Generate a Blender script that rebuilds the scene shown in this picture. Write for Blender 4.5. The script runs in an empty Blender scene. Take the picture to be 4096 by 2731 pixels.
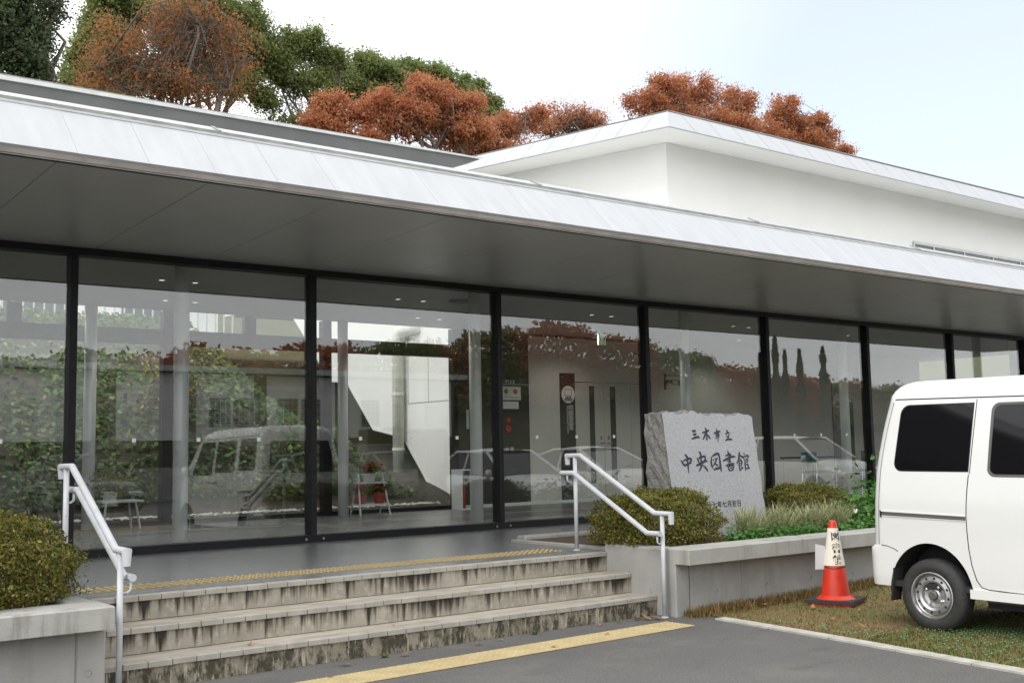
import bpy, bmesh, math, random
import numpy as np
from mathutils import Vector, Matrix

random.seed(7)
RNG = np.random.default_rng(11)
R = math.radians
SC = bpy.context.scene
COL = SC.collection

# ------------------------------------------------------------------ camera
CAM_POS = Vector((-3.1492, -10.6809, 1.3733))
YAW, PITCH, ROLL = 0.6620, 0.0988, -0.0189
fw = Vector((math.sin(YAW) * math.cos(PITCH), math.cos(YAW) * math.cos(PITCH), math.sin(PITCH)))
rt = Vector((math.cos(YAW), -math.sin(YAW), 0.0))
upv = rt.cross(fw)
r2 = rt * math.cos(ROLL) + upv * math.sin(ROLL)
u2 = -rt * math.sin(ROLL) + upv * math.cos(ROLL)
cd = bpy.data.cameras.new('camera')
cam = bpy.data.objects.new('camera', cd)
COL.objects.link(cam)
cam.matrix_world = Matrix(((r2.x, u2.x, -fw.x, CAM_POS.x), (r2.y, u2.y, -fw.y, CAM_POS.y),
                           (r2.z, u2.z, -fw.z, CAM_POS.z), (0, 0, 0, 1)))
cd.sensor_width = 36.0
cd.lens = 4489.83 / 4096 * 36.0
cd.clip_end = 2000
SC.camera = cam

# ------------------------------------------------------------------ world and sun
SUN_ELEV, SUN_AZ = R(42), R(-72)          # sun behind thin cloud, to the left
wd = bpy.data.worlds.new('World')
SC.world = wd
wd.use_nodes = True
nt = wd.node_tree
nt.nodes.clear()
N, L = nt.nodes, nt.links
out = N.new('ShaderNodeOutputWorld')
bg = N.new('ShaderNodeBackground')
bg.inputs['Strength'].default_value = 0.14
sky = N.new('ShaderNodeTexSky')
sky.sky_type = 'NISHITA'
sky.sun_disc = False
sky.sun_elevation = SUN_ELEV
sky.sun_rotation = SUN_AZ
sky.dust_density = 2.0
tc = N.new('ShaderNodeTexCoord')
nz = N.new('ShaderNodeTexNoise')
nz.inputs['Scale'].default_value = 3.6
nz.inputs['Detail'].default_value = 6
nz.inputs['Roughness'].default_value = 0.55
mp = N.new('ShaderNodeMapping')
mp.inputs['Scale'].default_value = (1, 1, 2.6)
mp.inputs['Location'].default_value = (0.4, 1.7, 0.3)
L.new(tc.outputs['Generated'], mp.inputs['Vector'])
L.new(mp.outputs['Vector'], nz.inputs['Vector'])
# a broad clearing of thin blue towards the right of the view, overcast elsewhere
dt = N.new('ShaderNodeVectorMath')
dt.operation = 'DOT_PRODUCT'
dt.inputs[1].default_value = (0.90, 0.40, 0.14)
L.new(tc.outputs['Generated'], dt.inputs[0])
m1 = N.new('ShaderNodeMapRange')
m1.inputs[1].default_value = 0.70
m1.inputs[2].default_value = 0.95
m1.inputs[3].default_value = 0.0
m1.inputs[4].default_value = 0.68
L.new(dt.outputs['Value'], m1.inputs[0])
m2 = N.new('ShaderNodeMapRange')
m2.inputs[1].default_value = 0.46
m2.inputs[2].default_value = 0.80
L.new(nz.outputs['Fac'], m2.inputs[0])
sb = N.new('ShaderNodeMath')
sb.operation = 'SUBTRACT'
sb.inputs[0].default_value = 1.0
L.new(m1.outputs[0], sb.inputs[1])
mx_ = N.new('ShaderNodeMath')
mx_.operation = 'MAXIMUM'
L.new(sb.outputs[0], mx_.inputs[0])
cm = N.new('ShaderNodeMath')
cm.operation = 'MULTIPLY'
cm.inputs[1].default_value = 0.62
L.new(m2.outputs[0], cm.inputs[0])
L.new(cm.outputs[0], mx_.inputs[1])
mixw = N.new('ShaderNodeMix')
mixw.data_type = 'RGBA'
mixw.inputs[7].default_value = (12.0, 12.2, 12.4, 1)
L.new(mx_.outputs[0], mixw.inputs[0])
L.new(sky.outputs['Color'], mixw.inputs[6])
L.new(mixw.outputs[2], bg.inputs['Color'])
L.new(bg.outputs[0], out.inputs[0])

sd = bpy.data.lights.new('sun', 'SUN')
sd.energy = 1.35
sd.angle = R(24)
sd.color = (1.0, 0.97, 0.92)
sun = bpy.data.objects.new('sun', sd)
COL.objects.link(sun)
sdir = Vector((math.cos(SUN_ELEV) * math.sin(SUN_AZ), math.cos(SUN_ELEV) * math.cos(SUN_AZ) * -1.0, math.sin(SUN_ELEV)))
sdir = Vector((-0.70, -0.22, 0.68)).normalized()
sun.rotation_euler = sdir.to_track_quat('Z', 'Y').to_euler()
sky.sun_elevation = math.asin(sdir.z)
sky.sun_rotation = math.atan2(sdir.x, sdir.y)

SC.view_settings.view_transform = 'Standard'
SC.view_settings.look = 'None'
SC.view_settings.exposure = 0.22
SC.view_settings.gamma = 1.0
SC.render.engine = 'CYCLES'
SC.cycles.use_denoising = True
SC.cycles.max_bounces = 7
SC.cycles.transparent_max_bounces = 16
SC.cycles.diffuse_bounces = 3
SC.cycles.glossy_bounces = 3
SC.cycles.caustics_reflective = False
SC.cycles.caustics_refractive = False

# ------------------------------------------------------------------ object helpers
def tag(o, label=None, cat=None, group=None, kind=None):
    if label: o['label'] = label
    if cat: o['category'] = cat
    if group: o['group'] = group
    if kind: o['kind'] = kind
    return o

def link(o, parent=None):
    COL.objects.link(o)
    if parent is not None:
        o.parent = parent
    return o

def empty(name, loc=(0, 0, 0), rz=0.0, label=None, cat=None, group=None, parent=None):
    o = bpy.data.objects.new(name, None)
    o.empty_display_size = 0.1
    o.location = loc
    o.rotation_euler = (0, 0, rz)
    link(o, parent)
    return tag(o, label, cat, group)

def from_arrays(name, V, F, mat, parent=None, smooth=False, loc=None):
    me = bpy.data.meshes.new(name)
    me.from_pydata([tuple(v) for v in V], [], [tuple(f) for f in F])
    if smooth:
        me.polygons.foreach_set('use_smooth', [True] * len(me.polygons))
    me.materials.append(mat)
    o = bpy.data.objects.new(name, me)
    if loc is not None: o.location = loc
    return link(o, parent)

def place(o, loc, rot=None, parent='same', scale=None):
    """another object on the same mesh"""
    c = o.copy()
    COL.objects.link(c)
    if parent != 'same': c.parent = parent
    c.location = loc
    if rot is not None: c.rotation_euler = rot
    if scale is not None: c.scale = scale
    return c

def copy_tree(o, parent=None, loc=None, rz=None):
    c = o.copy()
    COL.objects.link(c)
    c.parent = parent
    if loc is not None: c.location = loc
    if rz is not None: c.rotation_euler = (0, 0, rz)
    for ch in list(o.children):
        copy_tree(ch, c)
    return c

class MB:
    def __init__(s):
        s.v = []; s.f = []
    def add(s, V, F):
        n = len(s.v)
        s.v += [tuple(v) for v in V]
        s.f += [tuple(i + n for i in f) for f in F]
        return s
    def quad(s, a, b, c, d):
        return s.add([a, b, c, d], [(0, 1, 2, 3)])
    def box(s, x0, x1, y0, y1, z0, z1):
        return s.add([(x0, y0, z0), (x1, y0, z0), (x1, y1, z0), (x0, y1, z0), (x0, y0, z1), (x1, y0, z1), (x1, y1, z1), (x0, y1, z1)],
                     [(0, 3, 2, 1), (4, 5, 6, 7), (0, 1, 5, 4), (1, 2, 6, 5), (2, 3, 7, 6), (3, 0, 4, 7)])
    def bevbox(s, x0, x1, y0, y1, z0, z1, b=0.01):
        """box with chamfered top and vertical edges"""
        def ring(z, i):
            return [(x0 + i + b, y0 + i, z), (x1 - i - b, y0 + i, z), (x1 - i, y0 + i + b, z), (x1 - i, y1 - i - b, z),
                    (x1 - i - b, y1 - i, z), (x0 + i + b, y1 - i, z), (x0 + i, y1 - i - b, z), (x0 + i, y0 + i + b, z)]
        V = ring(z0, 0) + ring(z1 - b, 0) + ring(z1, b)
        F = [tuple(range(7, -1, -1)), tuple(range(16, 24))]
        for k in range(2):
            for i in range(8):
                j = (i + 1) % 8
                F.append((k * 8 + i, k * 8 + j, k * 8 + 8 + j, k * 8 + 8 + i))
        return s.add(V, F)
    def prism(s, pts, a0, a1, axis='x'):
        """extrude a polygon: axis x -> pts are (y,z); y -> (x,z); z -> (x,y)"""
        def mk(p, a):
            if axis == 'x': return (a, p[0], p[1])
            if axis == 'y': return (p[0], a, p[1])
            return (p[0], p[1], a)
        n = len(pts)
        V = [mk(p, a0) for p in pts] + [mk(p, a1) for p in pts]
        F = [tuple(range(n - 1, -1, -1)), tuple(range(n, 2 * n))] + [(i, (i + 1) % n, n + (i + 1) % n, n + i) for i in range(n)]
        return s.add(V, F)
    def tube(s, path, rad, n=8, cap=True):
        path = [Vector(p) for p in path]
        k = len(path)
        rads = rad if hasattr(rad, '__len__') else [rad] * k
        V = []; F = []
        prev = None
        for i, p in enumerate(path):
            if i == 0: t = path[1] - p
            elif i == k - 1: t = p - path[i - 1]
            else: t = (path[i + 1] - p).normalized() + (p - path[i - 1]).normalized()
            if t.length < 1e-9: t = Vector((0, 0, 1))
            t.normalize()
            if prev is None:
                a = t.orthogonal().normalized()
            else:
                a = prev - t * prev.dot(t)
                a = a.normalized() if a.length > 1e-6 else t.orthogonal().normalized()
            prev = a
            b = t.cross(a)
            sc = 1.0
            if 0 < i < k - 1:
                c = (path[i + 1] - p).normalized().dot((p - path[i - 1]).normalized())
                sc = 1.0 / max(0.6, math.sqrt(max(0.0, (1 + c) / 2)))
            for q in range(n):
                w = 2 * math.pi * q / n
                V.append(p + a * (math.cos(w) * rads[i] * sc) + b * (math.sin(w) * rads[i] * (1 if sc == 1 else (1 + sc) / 2)))
        for i in range(k - 1):
            for q in range(n):
                w = (q + 1) % n
                F.append((i * n + q, i * n + w, (i + 1) * n + w, (i + 1) * n + q))
        if cap:
            F.append(tuple(range(n - 1, -1, -1)))
            F.append(tuple(range((k - 1) * n, k * n)))
        return s.add(V, F)
    def lathe(s, prof, n=24, c=(0, 0, 0), axis='z', cap=True):
        """prof: (r, h) pairs turned about an axis through c"""
        V = []; F = []
        for r, h in prof:
            for q in range(n):
                w = 2 * math.pi * q / n
                a, b = r * math.cos(w), r * math.sin(w)
                if axis == 'z': V.append((c[0] + a, c[1] + b, c[2] + h))
                elif axis == 'x': V.append((c[0] + h, c[1] + a, c[2] + b))
                else: V.append((c[0] + b, c[1] + h, c[2] + a))
        k = len(prof)
        for i in range(k - 1):
            for q in range(n):
                w = (q + 1) % n
                F.append((i * n + q, i * n + w, (i + 1) * n + w, (i + 1) * n + q))
        if cap:
            if prof[0][0] > 1e-6: F.append(tuple(range(n - 1, -1, -1)))
            if prof[-1][0] > 1e-6: F.append(tuple(range((k - 1) * n, k * n)))
        return s.add(V, F)
    def build(s, name, mat, parent=None, smooth=False, loc=None, auto=False):
        o = from_arrays(name, s.v, s.f, mat, parent, smooth, loc)
        if auto:
            o.data.shade_smooth() if hasattr(o.data, 'shade_smooth') else None
            o.data.set_sharp_from_angle(angle=R(35))
        return o

def P_box(name, mat, parent, x0, x1, y0, y1, z0, z1, b=0):
    m = MB()
    m.bevbox(x0, x1, y0, y1, z0, z1, b) if b else m.box(x0, x1, y0, y1, z0, z1)
    return m.build(name, mat, parent)

def text_obj(name, body, size, mat, parent, loc, rot, align='CENTER', spacing=1.0, vertical=False, bold=0.0):
    cu = bpy.data.curves.new(name, 'FONT')
    cu.body = '\n'.join(body) if vertical else body
    cu.size = size
    cu.align_x = align
    cu.space_line = spacing if vertical else 1.0
    cu.space_character = 1.0 if vertical else spacing
    cu.offset = bold
    t = bpy.data.objects.new(name, cu)
    COL.objects.link(t)
    bpy.context.view_layer.update()
    me = bpy.data.meshes.new_from_object(t.evaluated_get(bpy.context.evaluated_depsgraph_get()))
    bpy.data.objects.remove(t)
    me.materials.clear()
    me.materials.append(mat)
    o = bpy.data.objects.new(name, me)
    o.location = loc
    o.rotation_euler = rot
    return link(o, parent)

def card_mesh(name, C, D, U, shape, size, mat, parent=None, smooth=False):
    """many small flat shapes: C centres (n,3), D/U in-plane axes (n,3), shape (k,2), size (n,)"""
    C = np.asarray(C, float); n = len(C); k = len(shape)
    shape = np.asarray(shape, float)
    V = (C[:, None, :] + (D[:, None, :] * shape[None, :, 0:1] + U[:, None, :] * shape[None, :, 1:2]) * np.asarray(size)[:, None, None])
    V = V.reshape(-1, 3)
    me = bpy.data.meshes.new(name)
    me.vertices.add(n * k)
    me.vertices.foreach_set('co', V.astype(np.float32).ravel())
    me.loops.add(n * k)
    me.loops.foreach_set('vertex_index', np.arange(n * k, dtype=np.int32))
    me.polygons.add(n)
    me.polygons.foreach_set('loop_start', np.arange(0, n * k, k, dtype=np.int32))
    me.polygons.foreach_set('loop_total', np.full(n, k, dtype=np.int32))
    me.update(calc_edges=True)
    me.validate()
    me.materials.append(mat)
    o = bpy.data.objects.new(name, me)
    return link(o, parent)

def rand_dirs(n):
    v = RNG.normal(size=(n, 3))
    return v / np.linalg.norm(v, axis=1)[:, None]

def frames(nrm):
    """two axes perpendicular to each normal, random spin"""
    a = rand_dirs(len(nrm))
    d = np.cross(nrm, a); d /= np.linalg.norm(d, axis=1)[:, None] + 1e-9
    u = np.cross(nrm, d)
    return d, u

LEAF = [(-0.5, 0), (-0.12, -0.26), (0.28, -0.2), (0.5, 0), (0.28, 0.2), (-0.12, 0.26)]
QUADL = [(-0.5, 0), (0, -0.3), (0.5, 0), (0, 0.3)]
IVY = [(-0.5, 0), (-0.35, -0.42), (-0.02, -0.22), (0.12, -0.4), (0.55, 0), (0.12, 0.4), (-0.02, 0.22), (-0.35, 0.42)]

# ------------------------------------------------------------------ materials
def nodes_of(name):
    m = bpy.data.materials.new(name)
    m.use_nodes = True
    t = m.node_tree
    b = t.nodes['Principled BSDF']
    return m, t, b

def ramp(t, stops):
    r = t.nodes.new('ShaderNodeValToRGB')
    e = r.color_ramp.elements
    while len(e) > 1: e.remove(e[-1])
    e[0].position, e[0].color = stops[0][0], (*stops[0][1], 1)
    for p, c in stops[1:]:
        x = e.new(p); x.color = (*c, 1)
    return r

def noise(t, scale, detail=4, rough=0.55, sc=(1, 1, 1), coord='pos', dist=0.0):
    if coord == 'pos':
        s = t.nodes.new('ShaderNodeNewGeometry').outputs['Position']
    else:
        s = t.nodes.new('ShaderNodeTexCoord').outputs['Object']
    mp = t.nodes.new('ShaderNodeMapping')
    mp.inputs['Scale'].default_value = sc
    t.links.new(s, mp.inputs['Vector'])
    n = t.nodes.new('ShaderNodeTexNoise')
    n.inputs['Scale'].default_value = scale
    n.inputs['Detail'].default_value = detail
    n.inputs['Roughness'].default_value = rough
    n.inputs['Distortion'].default_value = dist
    t.links.new(mp.outputs[0], n.inputs['Vector'])
    return n.outputs['Fac']

def mixc(t, fac, a, b, blend='MIX'):
    m = t.nodes.new('ShaderNodeMix')
    m.data_type = 'RGBA'
    m.blend_type = blend
    for sock, v in ((0, fac), (6, a), (7, b)):
        if hasattr(v, 'is_linked'): t.links.new(v, m.inputs[sock])
        elif sock == 0: m.inputs[0].default_value = v
        else: m.inputs[sock].default_value = (*v, 1)
    return m.outputs[2]

def mrange(t, v, a, b, c=0.0, d=1.0):
    m = t.nodes.new('ShaderNodeMapRange')
    t.links.new(v, m.inputs[0])
    for i, x in enumerate((a, b, c, d)): m.inputs[i + 1].default_value = x
    return m.outputs[0]

def math_(t, op, a, b=None):
    m = t.nodes.new('ShaderNodeMath')
    m.operation = op
    for i, v in enumerate((a, b)):
        if v is None: continue
        if hasattr(v, 'is_linked'): t.links.new(v, m.inputs[i])
        else: m.inputs[i].default_value = v
    return m.outputs[0]

def bump(t, b, h, strength=0.3, dist=0.01):
    n = t.nodes.new('ShaderNodeBump')
    n.inputs['Strength'].default_value = strength
    n.inputs['Distance'].default_value = dist
    t.links.new(h, n.inputs['Height'])
    t.links.new(n.outputs[0], b.inputs['Normal'])

def mat(name, col, rough=0.6, metal=0.0, col2=None, scale=6, sc=(1, 1, 1), lo=0.35, hi=0.65, bmp=0, bscale=60, spec=None, coat=0, island=0.0, coord='pos', emit=None):
    m, t, b = nodes_of(name)
    b.inputs['Base Color'].default_value = (*col, 1)
    b.inputs['Roughness'].default_value = rough
    b.inputs['Metallic'].default_value = metal
    if spec is not None: b.inputs['Specular IOR Level'].default_value = spec
    if coat:
        b.inputs['Coat Weight'].default_value = coat
        b.inputs['Coat Roughness'].default_value = 0.05
    c = None
    if col2 is not None:
        c = mixc(t, mrange(t, noise(t, scale, sc=sc, coord=coord), lo, hi), col, col2)
    if island:
        g = t.nodes.new('ShaderNodeNewGeometry').outputs['Random Per Island']
        f = mrange(t, g, 0, 1, 1 - island, 1 + island)
        h = t.nodes.new('ShaderNodeVectorMath'); h.operation = 'SCALE'
        if c is None:
            h.inputs[0].default_value = col
        else:
            t.links.new(c, h.inputs[0])
        t.links.new(f, h.inputs['Scale'])
        c = h.outputs[0]
    if c is not None: t.links.new(c, b.inputs['Base Color'])
    if bmp: bump(t, b, noise(t, bscale, 3, coord=coord), bmp, 0.01)
    if emit:
        b.inputs['Emission Color'].default_value = (*emit[0], 1)
        b.inputs['Emission Strength'].default_value = emit[1]
    return m

def leaf_mat(name, cols, trans=0.35, rough=0.5):
    """leaf colours picked per leaf; some light passes through"""
    m = bpy.data.materials.new(name)
    m.use_nodes = True
    t = m.node_tree
    t.nodes.clear()
    o = t.nodes.new('ShaderNodeOutputMaterial')
    g = t.nodes.new('ShaderNodeNewGeometry')
    n = len(cols)
    r = ramp(t, [(i / (n - 1), c) for i, c in enumerate(cols)])
    t.links.new(g.outputs['Random Per Island'], r.inputs[0])
    d = t.nodes.new('ShaderNodeBsdfPrincipled')
    d.inputs['Roughness'].default_value = rough
    d.inputs['Specular IOR Level'].default_value = 0.3
    tr = t.nodes.new('ShaderNodeBsdfTranslucent')
    t.links.new(r.outputs[0], d.inputs['Base Color'])
    t.links.new(r.outputs[0], tr.inputs['Color'])
    mx = t.nodes.new('ShaderNodeMixShader')
    mx.inputs[0].default_value = trans
    t.links.new(d.outputs[0], mx.inputs[1])
    t.links.new(tr.outputs[0], mx.inputs[2])
    t.links.new(mx.outputs[0], o.inputs[0])
    return m

def glass_mat(name, tint, ior=1.52, rough=0.0):
    """thin pane: clear tinted transmission with a Fresnel mirror on each face"""
    m = bpy.data.materials.new(name)
    m.use_nodes = True
    t = m.node_tree
    t.nodes.clear()
    o = t.nodes.new('ShaderNodeOutputMaterial')
    tr = t.nodes.new('ShaderNodeBsdfTransparent')
    tr.inputs[0].default_value = (*tint, 1)
    gl = t.nodes.new('ShaderNodeBsdfGlossy')
    gl.inputs['Roughness'].default_value = rough
    fr = t.nodes.new('ShaderNodeFresnel')
    geo = t.nodes.new('ShaderNodeNewGeometry')     # same reflectance on the way in and out of the thin pane
    t.links.new(mrange(t, geo.outputs['Backfacing'], 0, 1, ior, 1 / ior), fr.inputs[0])
    mx = t.nodes.new('ShaderNodeMixShader')
    t.links.new(fr.outputs[0], mx.inputs[0])
    t.links.new(tr.outputs[0], mx.inputs[1])
    t.links.new(gl.outputs[0], mx.inputs[2])
    t.links.new(mx.outputs[0], o.inputs[0])
    return m

M = {}
def mk(k, *a, **w):
    M[k] = mat(k, *a, **w)
mk('roof_white', (0.41, 0.42, 0.432), 0.42, col2=(0.37, 0.378, 0.388), scale=4.0, sc=(2.2, .4, .4), island=0.02, bmp=0.03, bscale=5)
mk('gutter_grey', (0.30, 0.30, 0.29), 0.5, col2=(0.2, 0.2, 0.19), scale=9)
mk('band_grey', (0.105, 0.108, 0.106), 0.6, col2=(0.09, 0.092, 0.09), scale=3)
mk('trim_pale', (0.55, 0.57, 0.56), 0.4, col2=(0.45, 0.46, 0.44), scale=6)
mk('eave_brown', (0.42, 0.39, 0.35), 0.6, col2=(0.32, 0.29, 0.26), scale=5)
mk('soffit', (0.55, 0.56, 0.565), 0.33, col2=(0.51, 0.52, 0.525), scale=1.3, bmp=0.05, bscale=30)
mk('canopy_top', (0.62, 0.63, 0.63), 0.6, col2=(0.55, 0.56, 0.56), scale=2)
mk('hall_white', (0.82, 0.815, 0.785), 0.75, col2=(0.79, 0.785, 0.755), scale=1.2, bmp=0.08, bscale=140)
mk('black_metal', (0.008, 0.008, 0.010), 0.5, col2=(0.013, 0.013, 0.014), scale=14, spec=0.22)
mk('column_white', (0.70, 0.72, 0.72), 0.35, col2=(0.66, 0.68, 0.68), scale=4)
mk('wall_grey', (0.60, 0.59, 0.55), 0.7, col2=(0.56, 0.55, 0.52), scale=1.5)
mk('panel_black', (0.016, 0.015, 0.014), 0.4, col2=(0.022, 0.02, 0.019), scale=7)
mk('ceiling_grey', (0.36, 0.36, 0.345), 0.6, col2=(0.33, 0.33, 0.315), scale=2)
mk('white_paint', (0.53, 0.54, 0.56), 0.42, col2=(0.47, 0.48, 0.50), scale=10)
mk('white_print', (0.75, 0.75, 0.72), 0.6)
mk('red_print', (0.38, 0.02, 0.015), 0.5)
mk('ink', (0.006, 0.005, 0.022), 0.6)
mk('black_print', (0.012, 0.012, 0.012), 0.5)
mk('glow_white', (0.9, 0.9, 0.85), 0.5, emit=((1.0, 0.95, 0.85), 1.0))
mk('glow_green', (0.6, 0.8, 0.65), 0.5, emit=((0.55, 0.9, 0.65), 0.12))
mk('glow_red', (0.6, 0.02, 0.01), 0.4, emit=((1.0, 0.05, 0.02), 0.08))
mk('rubber', (0.02, 0.02, 0.021), 0.75, col2=(0.035, 0.034, 0.032), scale=30, bmp=0.15, bscale=80)
mk('soil', (0.055, 0.035, 0.022), 0.95, col2=(0.10, 0.065, 0.04), scale=40, bmp=0.8, bscale=60)
mk('bark', (0.09, 0.07, 0.055), 0.9, col2=(0.16, 0.13, 0.105), scale=14, bmp=0.6, bscale=30)
mk('twig', (0.14, 0.10, 0.07), 0.85, col2=(0.22, 0.17, 0.12), scale=20)
mk('pale_pipe', (0.72, 0.72, 0.66), 0.45, col2=(0.62, 0.62, 0.55), scale=8)
M['glass'] = glass_mat('glass', (0.965, 0.978, 0.968), 1.82)
M['back_glass'] = glass_mat('back_glass', (0.98, 0.985, 0.98), 1.45)

# polished dark terrace and lobby floor
m, t, b = nodes_of('polished_floor')
f = mrange(t, noise(t, 1.6, 5), 0.3, 0.7)
t.links.new(mixc(t, f, (0.125, 0.13, 0.132), (0.145, 0.15, 0.15)), b.inputs['Base Color'])
b.inputs['Roughness'].default_value = 0.27
b.inputs['Specular IOR Level'].default_value = 0.45
M['floor'] = m

# concrete cast against forms: blotchy, with faint vertical runs
def concrete(name, base, dark, streak, speck=0.25):
    m, t, b = nodes_of(name)
    a = mixc(t, mrange(t, noise(t, 2.2, 6, 0.6), 0.3, 0.7), base, tuple(c * 0.70 for c in base))
    st = mrange(t, noise(t, 3.0, 6, 0.68, sc=(3.0, 3.0, 0.35)), 0.51, 0.70, 0, streak)
    st = math_(t, 'MULTIPLY', st, mrange(t, noise(t, 1.4, 3), 0.35, 0.6))
    a = mixc(t, st, a, dark)
    sp = mrange(t, noise(t, 90, 2), 0.62, 0.75, 0, speck)
    a = mixc(t, sp, a, tuple(c * 0.55 for c in base))
    t.links.new(a, b.inputs['Base Color'])
    b.inputs['Roughness'].default_value = 0.85
    bump(t, b, noise(t, 70, 4), 0.25, 0.006)
    return m
M['concrete'] = concrete('concrete', (0.36, 0.355, 0.335), (0.17, 0.155, 0.13), 0.55)
M['concrete_rim'] = concrete('concrete_rim', (0.40, 0.392, 0.36), (0.15, 0.135, 0.115), 0.8)

# step risers: black-brown water runs that start under the tile joints
m, t, b = nodes_of('stained_riser')
base = mixc(t, mrange(t, noise(t, 3.0, 6), 0.3, 0.7), (0.335, 0.31, 0.26), (0.24, 0.22, 0.18))
base = mixc(t, mrange(t, noise(t, 26, 3), 0.5, 0.7, 0, 0.5), base, (0.46, 0.42, 0.34))
oz = t.nodes.new('ShaderNodeSeparateXYZ')
t.links.new(t.nodes.new('ShaderNodeTexCoord').outputs['Object'], oz.inputs[0])
hgt = mrange(t, oz.outputs['Z'], 0.0, 0.16)
fine = noise(t, 7.0, 5, 0.6, sc=(3.0, 1.0, 0.22), coord='obj')
wide = noise(t, 2.4, 3, 0.5, sc=(2.2, 1.0, 0.30), coord='obj')
big = noise(t, 1.0, 2, sc=(1.0, 1, 0.05), coord='obj')
joint = math_(t, 'ABSOLUTE', math_(t, 'SUBTRACT', math_(t, 'FRACT', math_(t, 'DIVIDE', oz.outputs['X'], 0.1535)), 0.5))
jw = mrange(t, joint, 0.40, 0.5, 0.0, 0.05)
lvl = math_(t, 'ADD', math_(t, 'MULTIPLY', fine, 0.62), math_(t, 'MULTIPLY', wide, 0.55))
lvl = math_(t, 'ADD', math_(t, 'ADD', lvl, jw), math_(t, 'MULTIPLY', math_(t, 'SUBTRACT', big, 0.5), 0.35))
lvl = math_(t, 'ADD', lvl, math_(t, 'MULTIPLY', math_(t, 'SUBTRACT', hgt, 0.62), 0.22))
st = mrange(t, lvl, 0.50, 0.61, 0, 1.0)
a = mixc(t, math_(t, 'MULTIPLY', st, 0.85), base, (0.10, 0.08, 0.055))
a = mixc(t, mrange(t, lvl, 0.585, 0.69, 0, 0.95), a, (0.016, 0.013, 0.010))
t.links.new(a, b.inputs['Base Color'])
b.inputs['Roughness'].default_value = 0.9
bump(t, b, noise(t, 60, 4), 0.4, 0.006)
M['riser'] = m

# mossy lowest riser
m, t, b = nodes_of('mossy_riser')
base = mixc(t, mrange(t, noise(t, 5.0, 6), 0.3, 0.7), (0.29, 0.26, 0.20), (0.17, 0.15, 0.11))
moss = noise(t, 7.0, 8, 0.72, sc=(1.6, 1, 0.8), coord='obj')
a = mixc(t, mrange(t, moss, 0.44, 0.54, 0, 0.92), base, (0.035, 0.03, 0.018))
a = mixc(t, mrange(t, noise(t, 16, 6, 0.7), 0.54, 0.64, 0, 0.6), a, (0.12, 0.115, 0.06))
a = mixc(t, mrange(t, noise(t, 9, 6, 0.7, sc=(3, 1, .45)), 0.57, 0.64, 0, 0.85), a, (0.42, 0.385, 0.31))
t.links.new(a, b.inputs['Base Color'])
b.inputs['Roughness'].default_value = 0.95
bump(t, b, noise(t, 50, 5), 0.5, 0.008)
M['riser_moss'] = m

mk('tread', (0.385, 0.345, 0.28), 0.85, col2=(0.26, 0.235, 0.19), scale=3.5, sc=(1, 2.5, 1), bmp=0.2, bscale=80)
mk('nosing', (0.36, 0.335, 0.295), 0.75, col2=(0.28, 0.26, 0.225), scale=7, island=0.07, bmp=0.15, bscale=120)
mk('tactile_yellow', (0.45, 0.355, 0.185), 0.8, col2=(0.37, 0.29, 0.15), scale=5, bmp=0.15, bscale=150, island=0.04)
mk('tactile_ochre', (0.22, 0.165, 0.075), 0.6, col2=(0.17, 0.13, 0.06), scale=9, island=0.05)
mk('kerb_pale', (0.46, 0.44, 0.39), 0.85, col2=(0.34, 0.33, 0.29), scale=8, bmp=0.3, bscale=90, island=0.05)

# asphalt
m, t, b = nodes_of('asphalt')
a = mixc(t, mrange(t, noise(t, 0.6, 5), 0.3, 0.7), (0.108, 0.104, 0.098), (0.075, 0.072, 0.068))
a = mixc(t, mrange(t, noise(t, 75, 2), 0.52, 0.68, 0, 0.6), a, (0.19, 0.182, 0.17))
a = mixc(t, mrange(t, noise(t, 60, 2, sc=(1, 1.3, 1)), 0.56, 0.70, 0, 0.65), a, (0.045, 0.043, 0.042))
a = mixc(t, mrange(t, noise(t, 1.7, 6, 0.7), 0.52, 0.70, 0, 0.5), a, (0.15, 0.14, 0.12))
a = mixc(t, mrange(t, noise(t, 2.3, 5, 0.7, sc=(.6, 1.6, 1)), 0.56, 0.68, 0, 0.45), a, (0.05, 0.048, 0.046))
t.links.new(a, b.inputs['Base Color'])
b.inputs['Roughness'].default_value = 0.85
bump(t, b, noise(t, 130, 3), 0.5, 0.006)
M['asphalt'] = m

# lawn soil: dry thatch and green patches
m, t, b = nodes_of('thatch')
a = mixc(t, mrange(t, noise(t, 1.3, 6, 0.65), 0.36, 0.64), (0.21, 0.12, 0.048), (0.085, 0.115, 0.025))
a = mixc(t, mrange(t, noise(t, 45, 4), 0.45, 0.7, 0, 0.7), a, (0.26, 0.18, 0.085))
a = mixc(t, mrange(t, noise(t, 80, 3), 0.5, 0.7, 0, 0.6), a, (0.06, 0.045, 0.022))
t.links.new(a, b.inputs['Base Color'])
b.inputs['Roughness'].default_value = 0.95
bump(t, b, noise(t, 60, 4), 0.9, 0.02)
M['thatch'] = m

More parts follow.
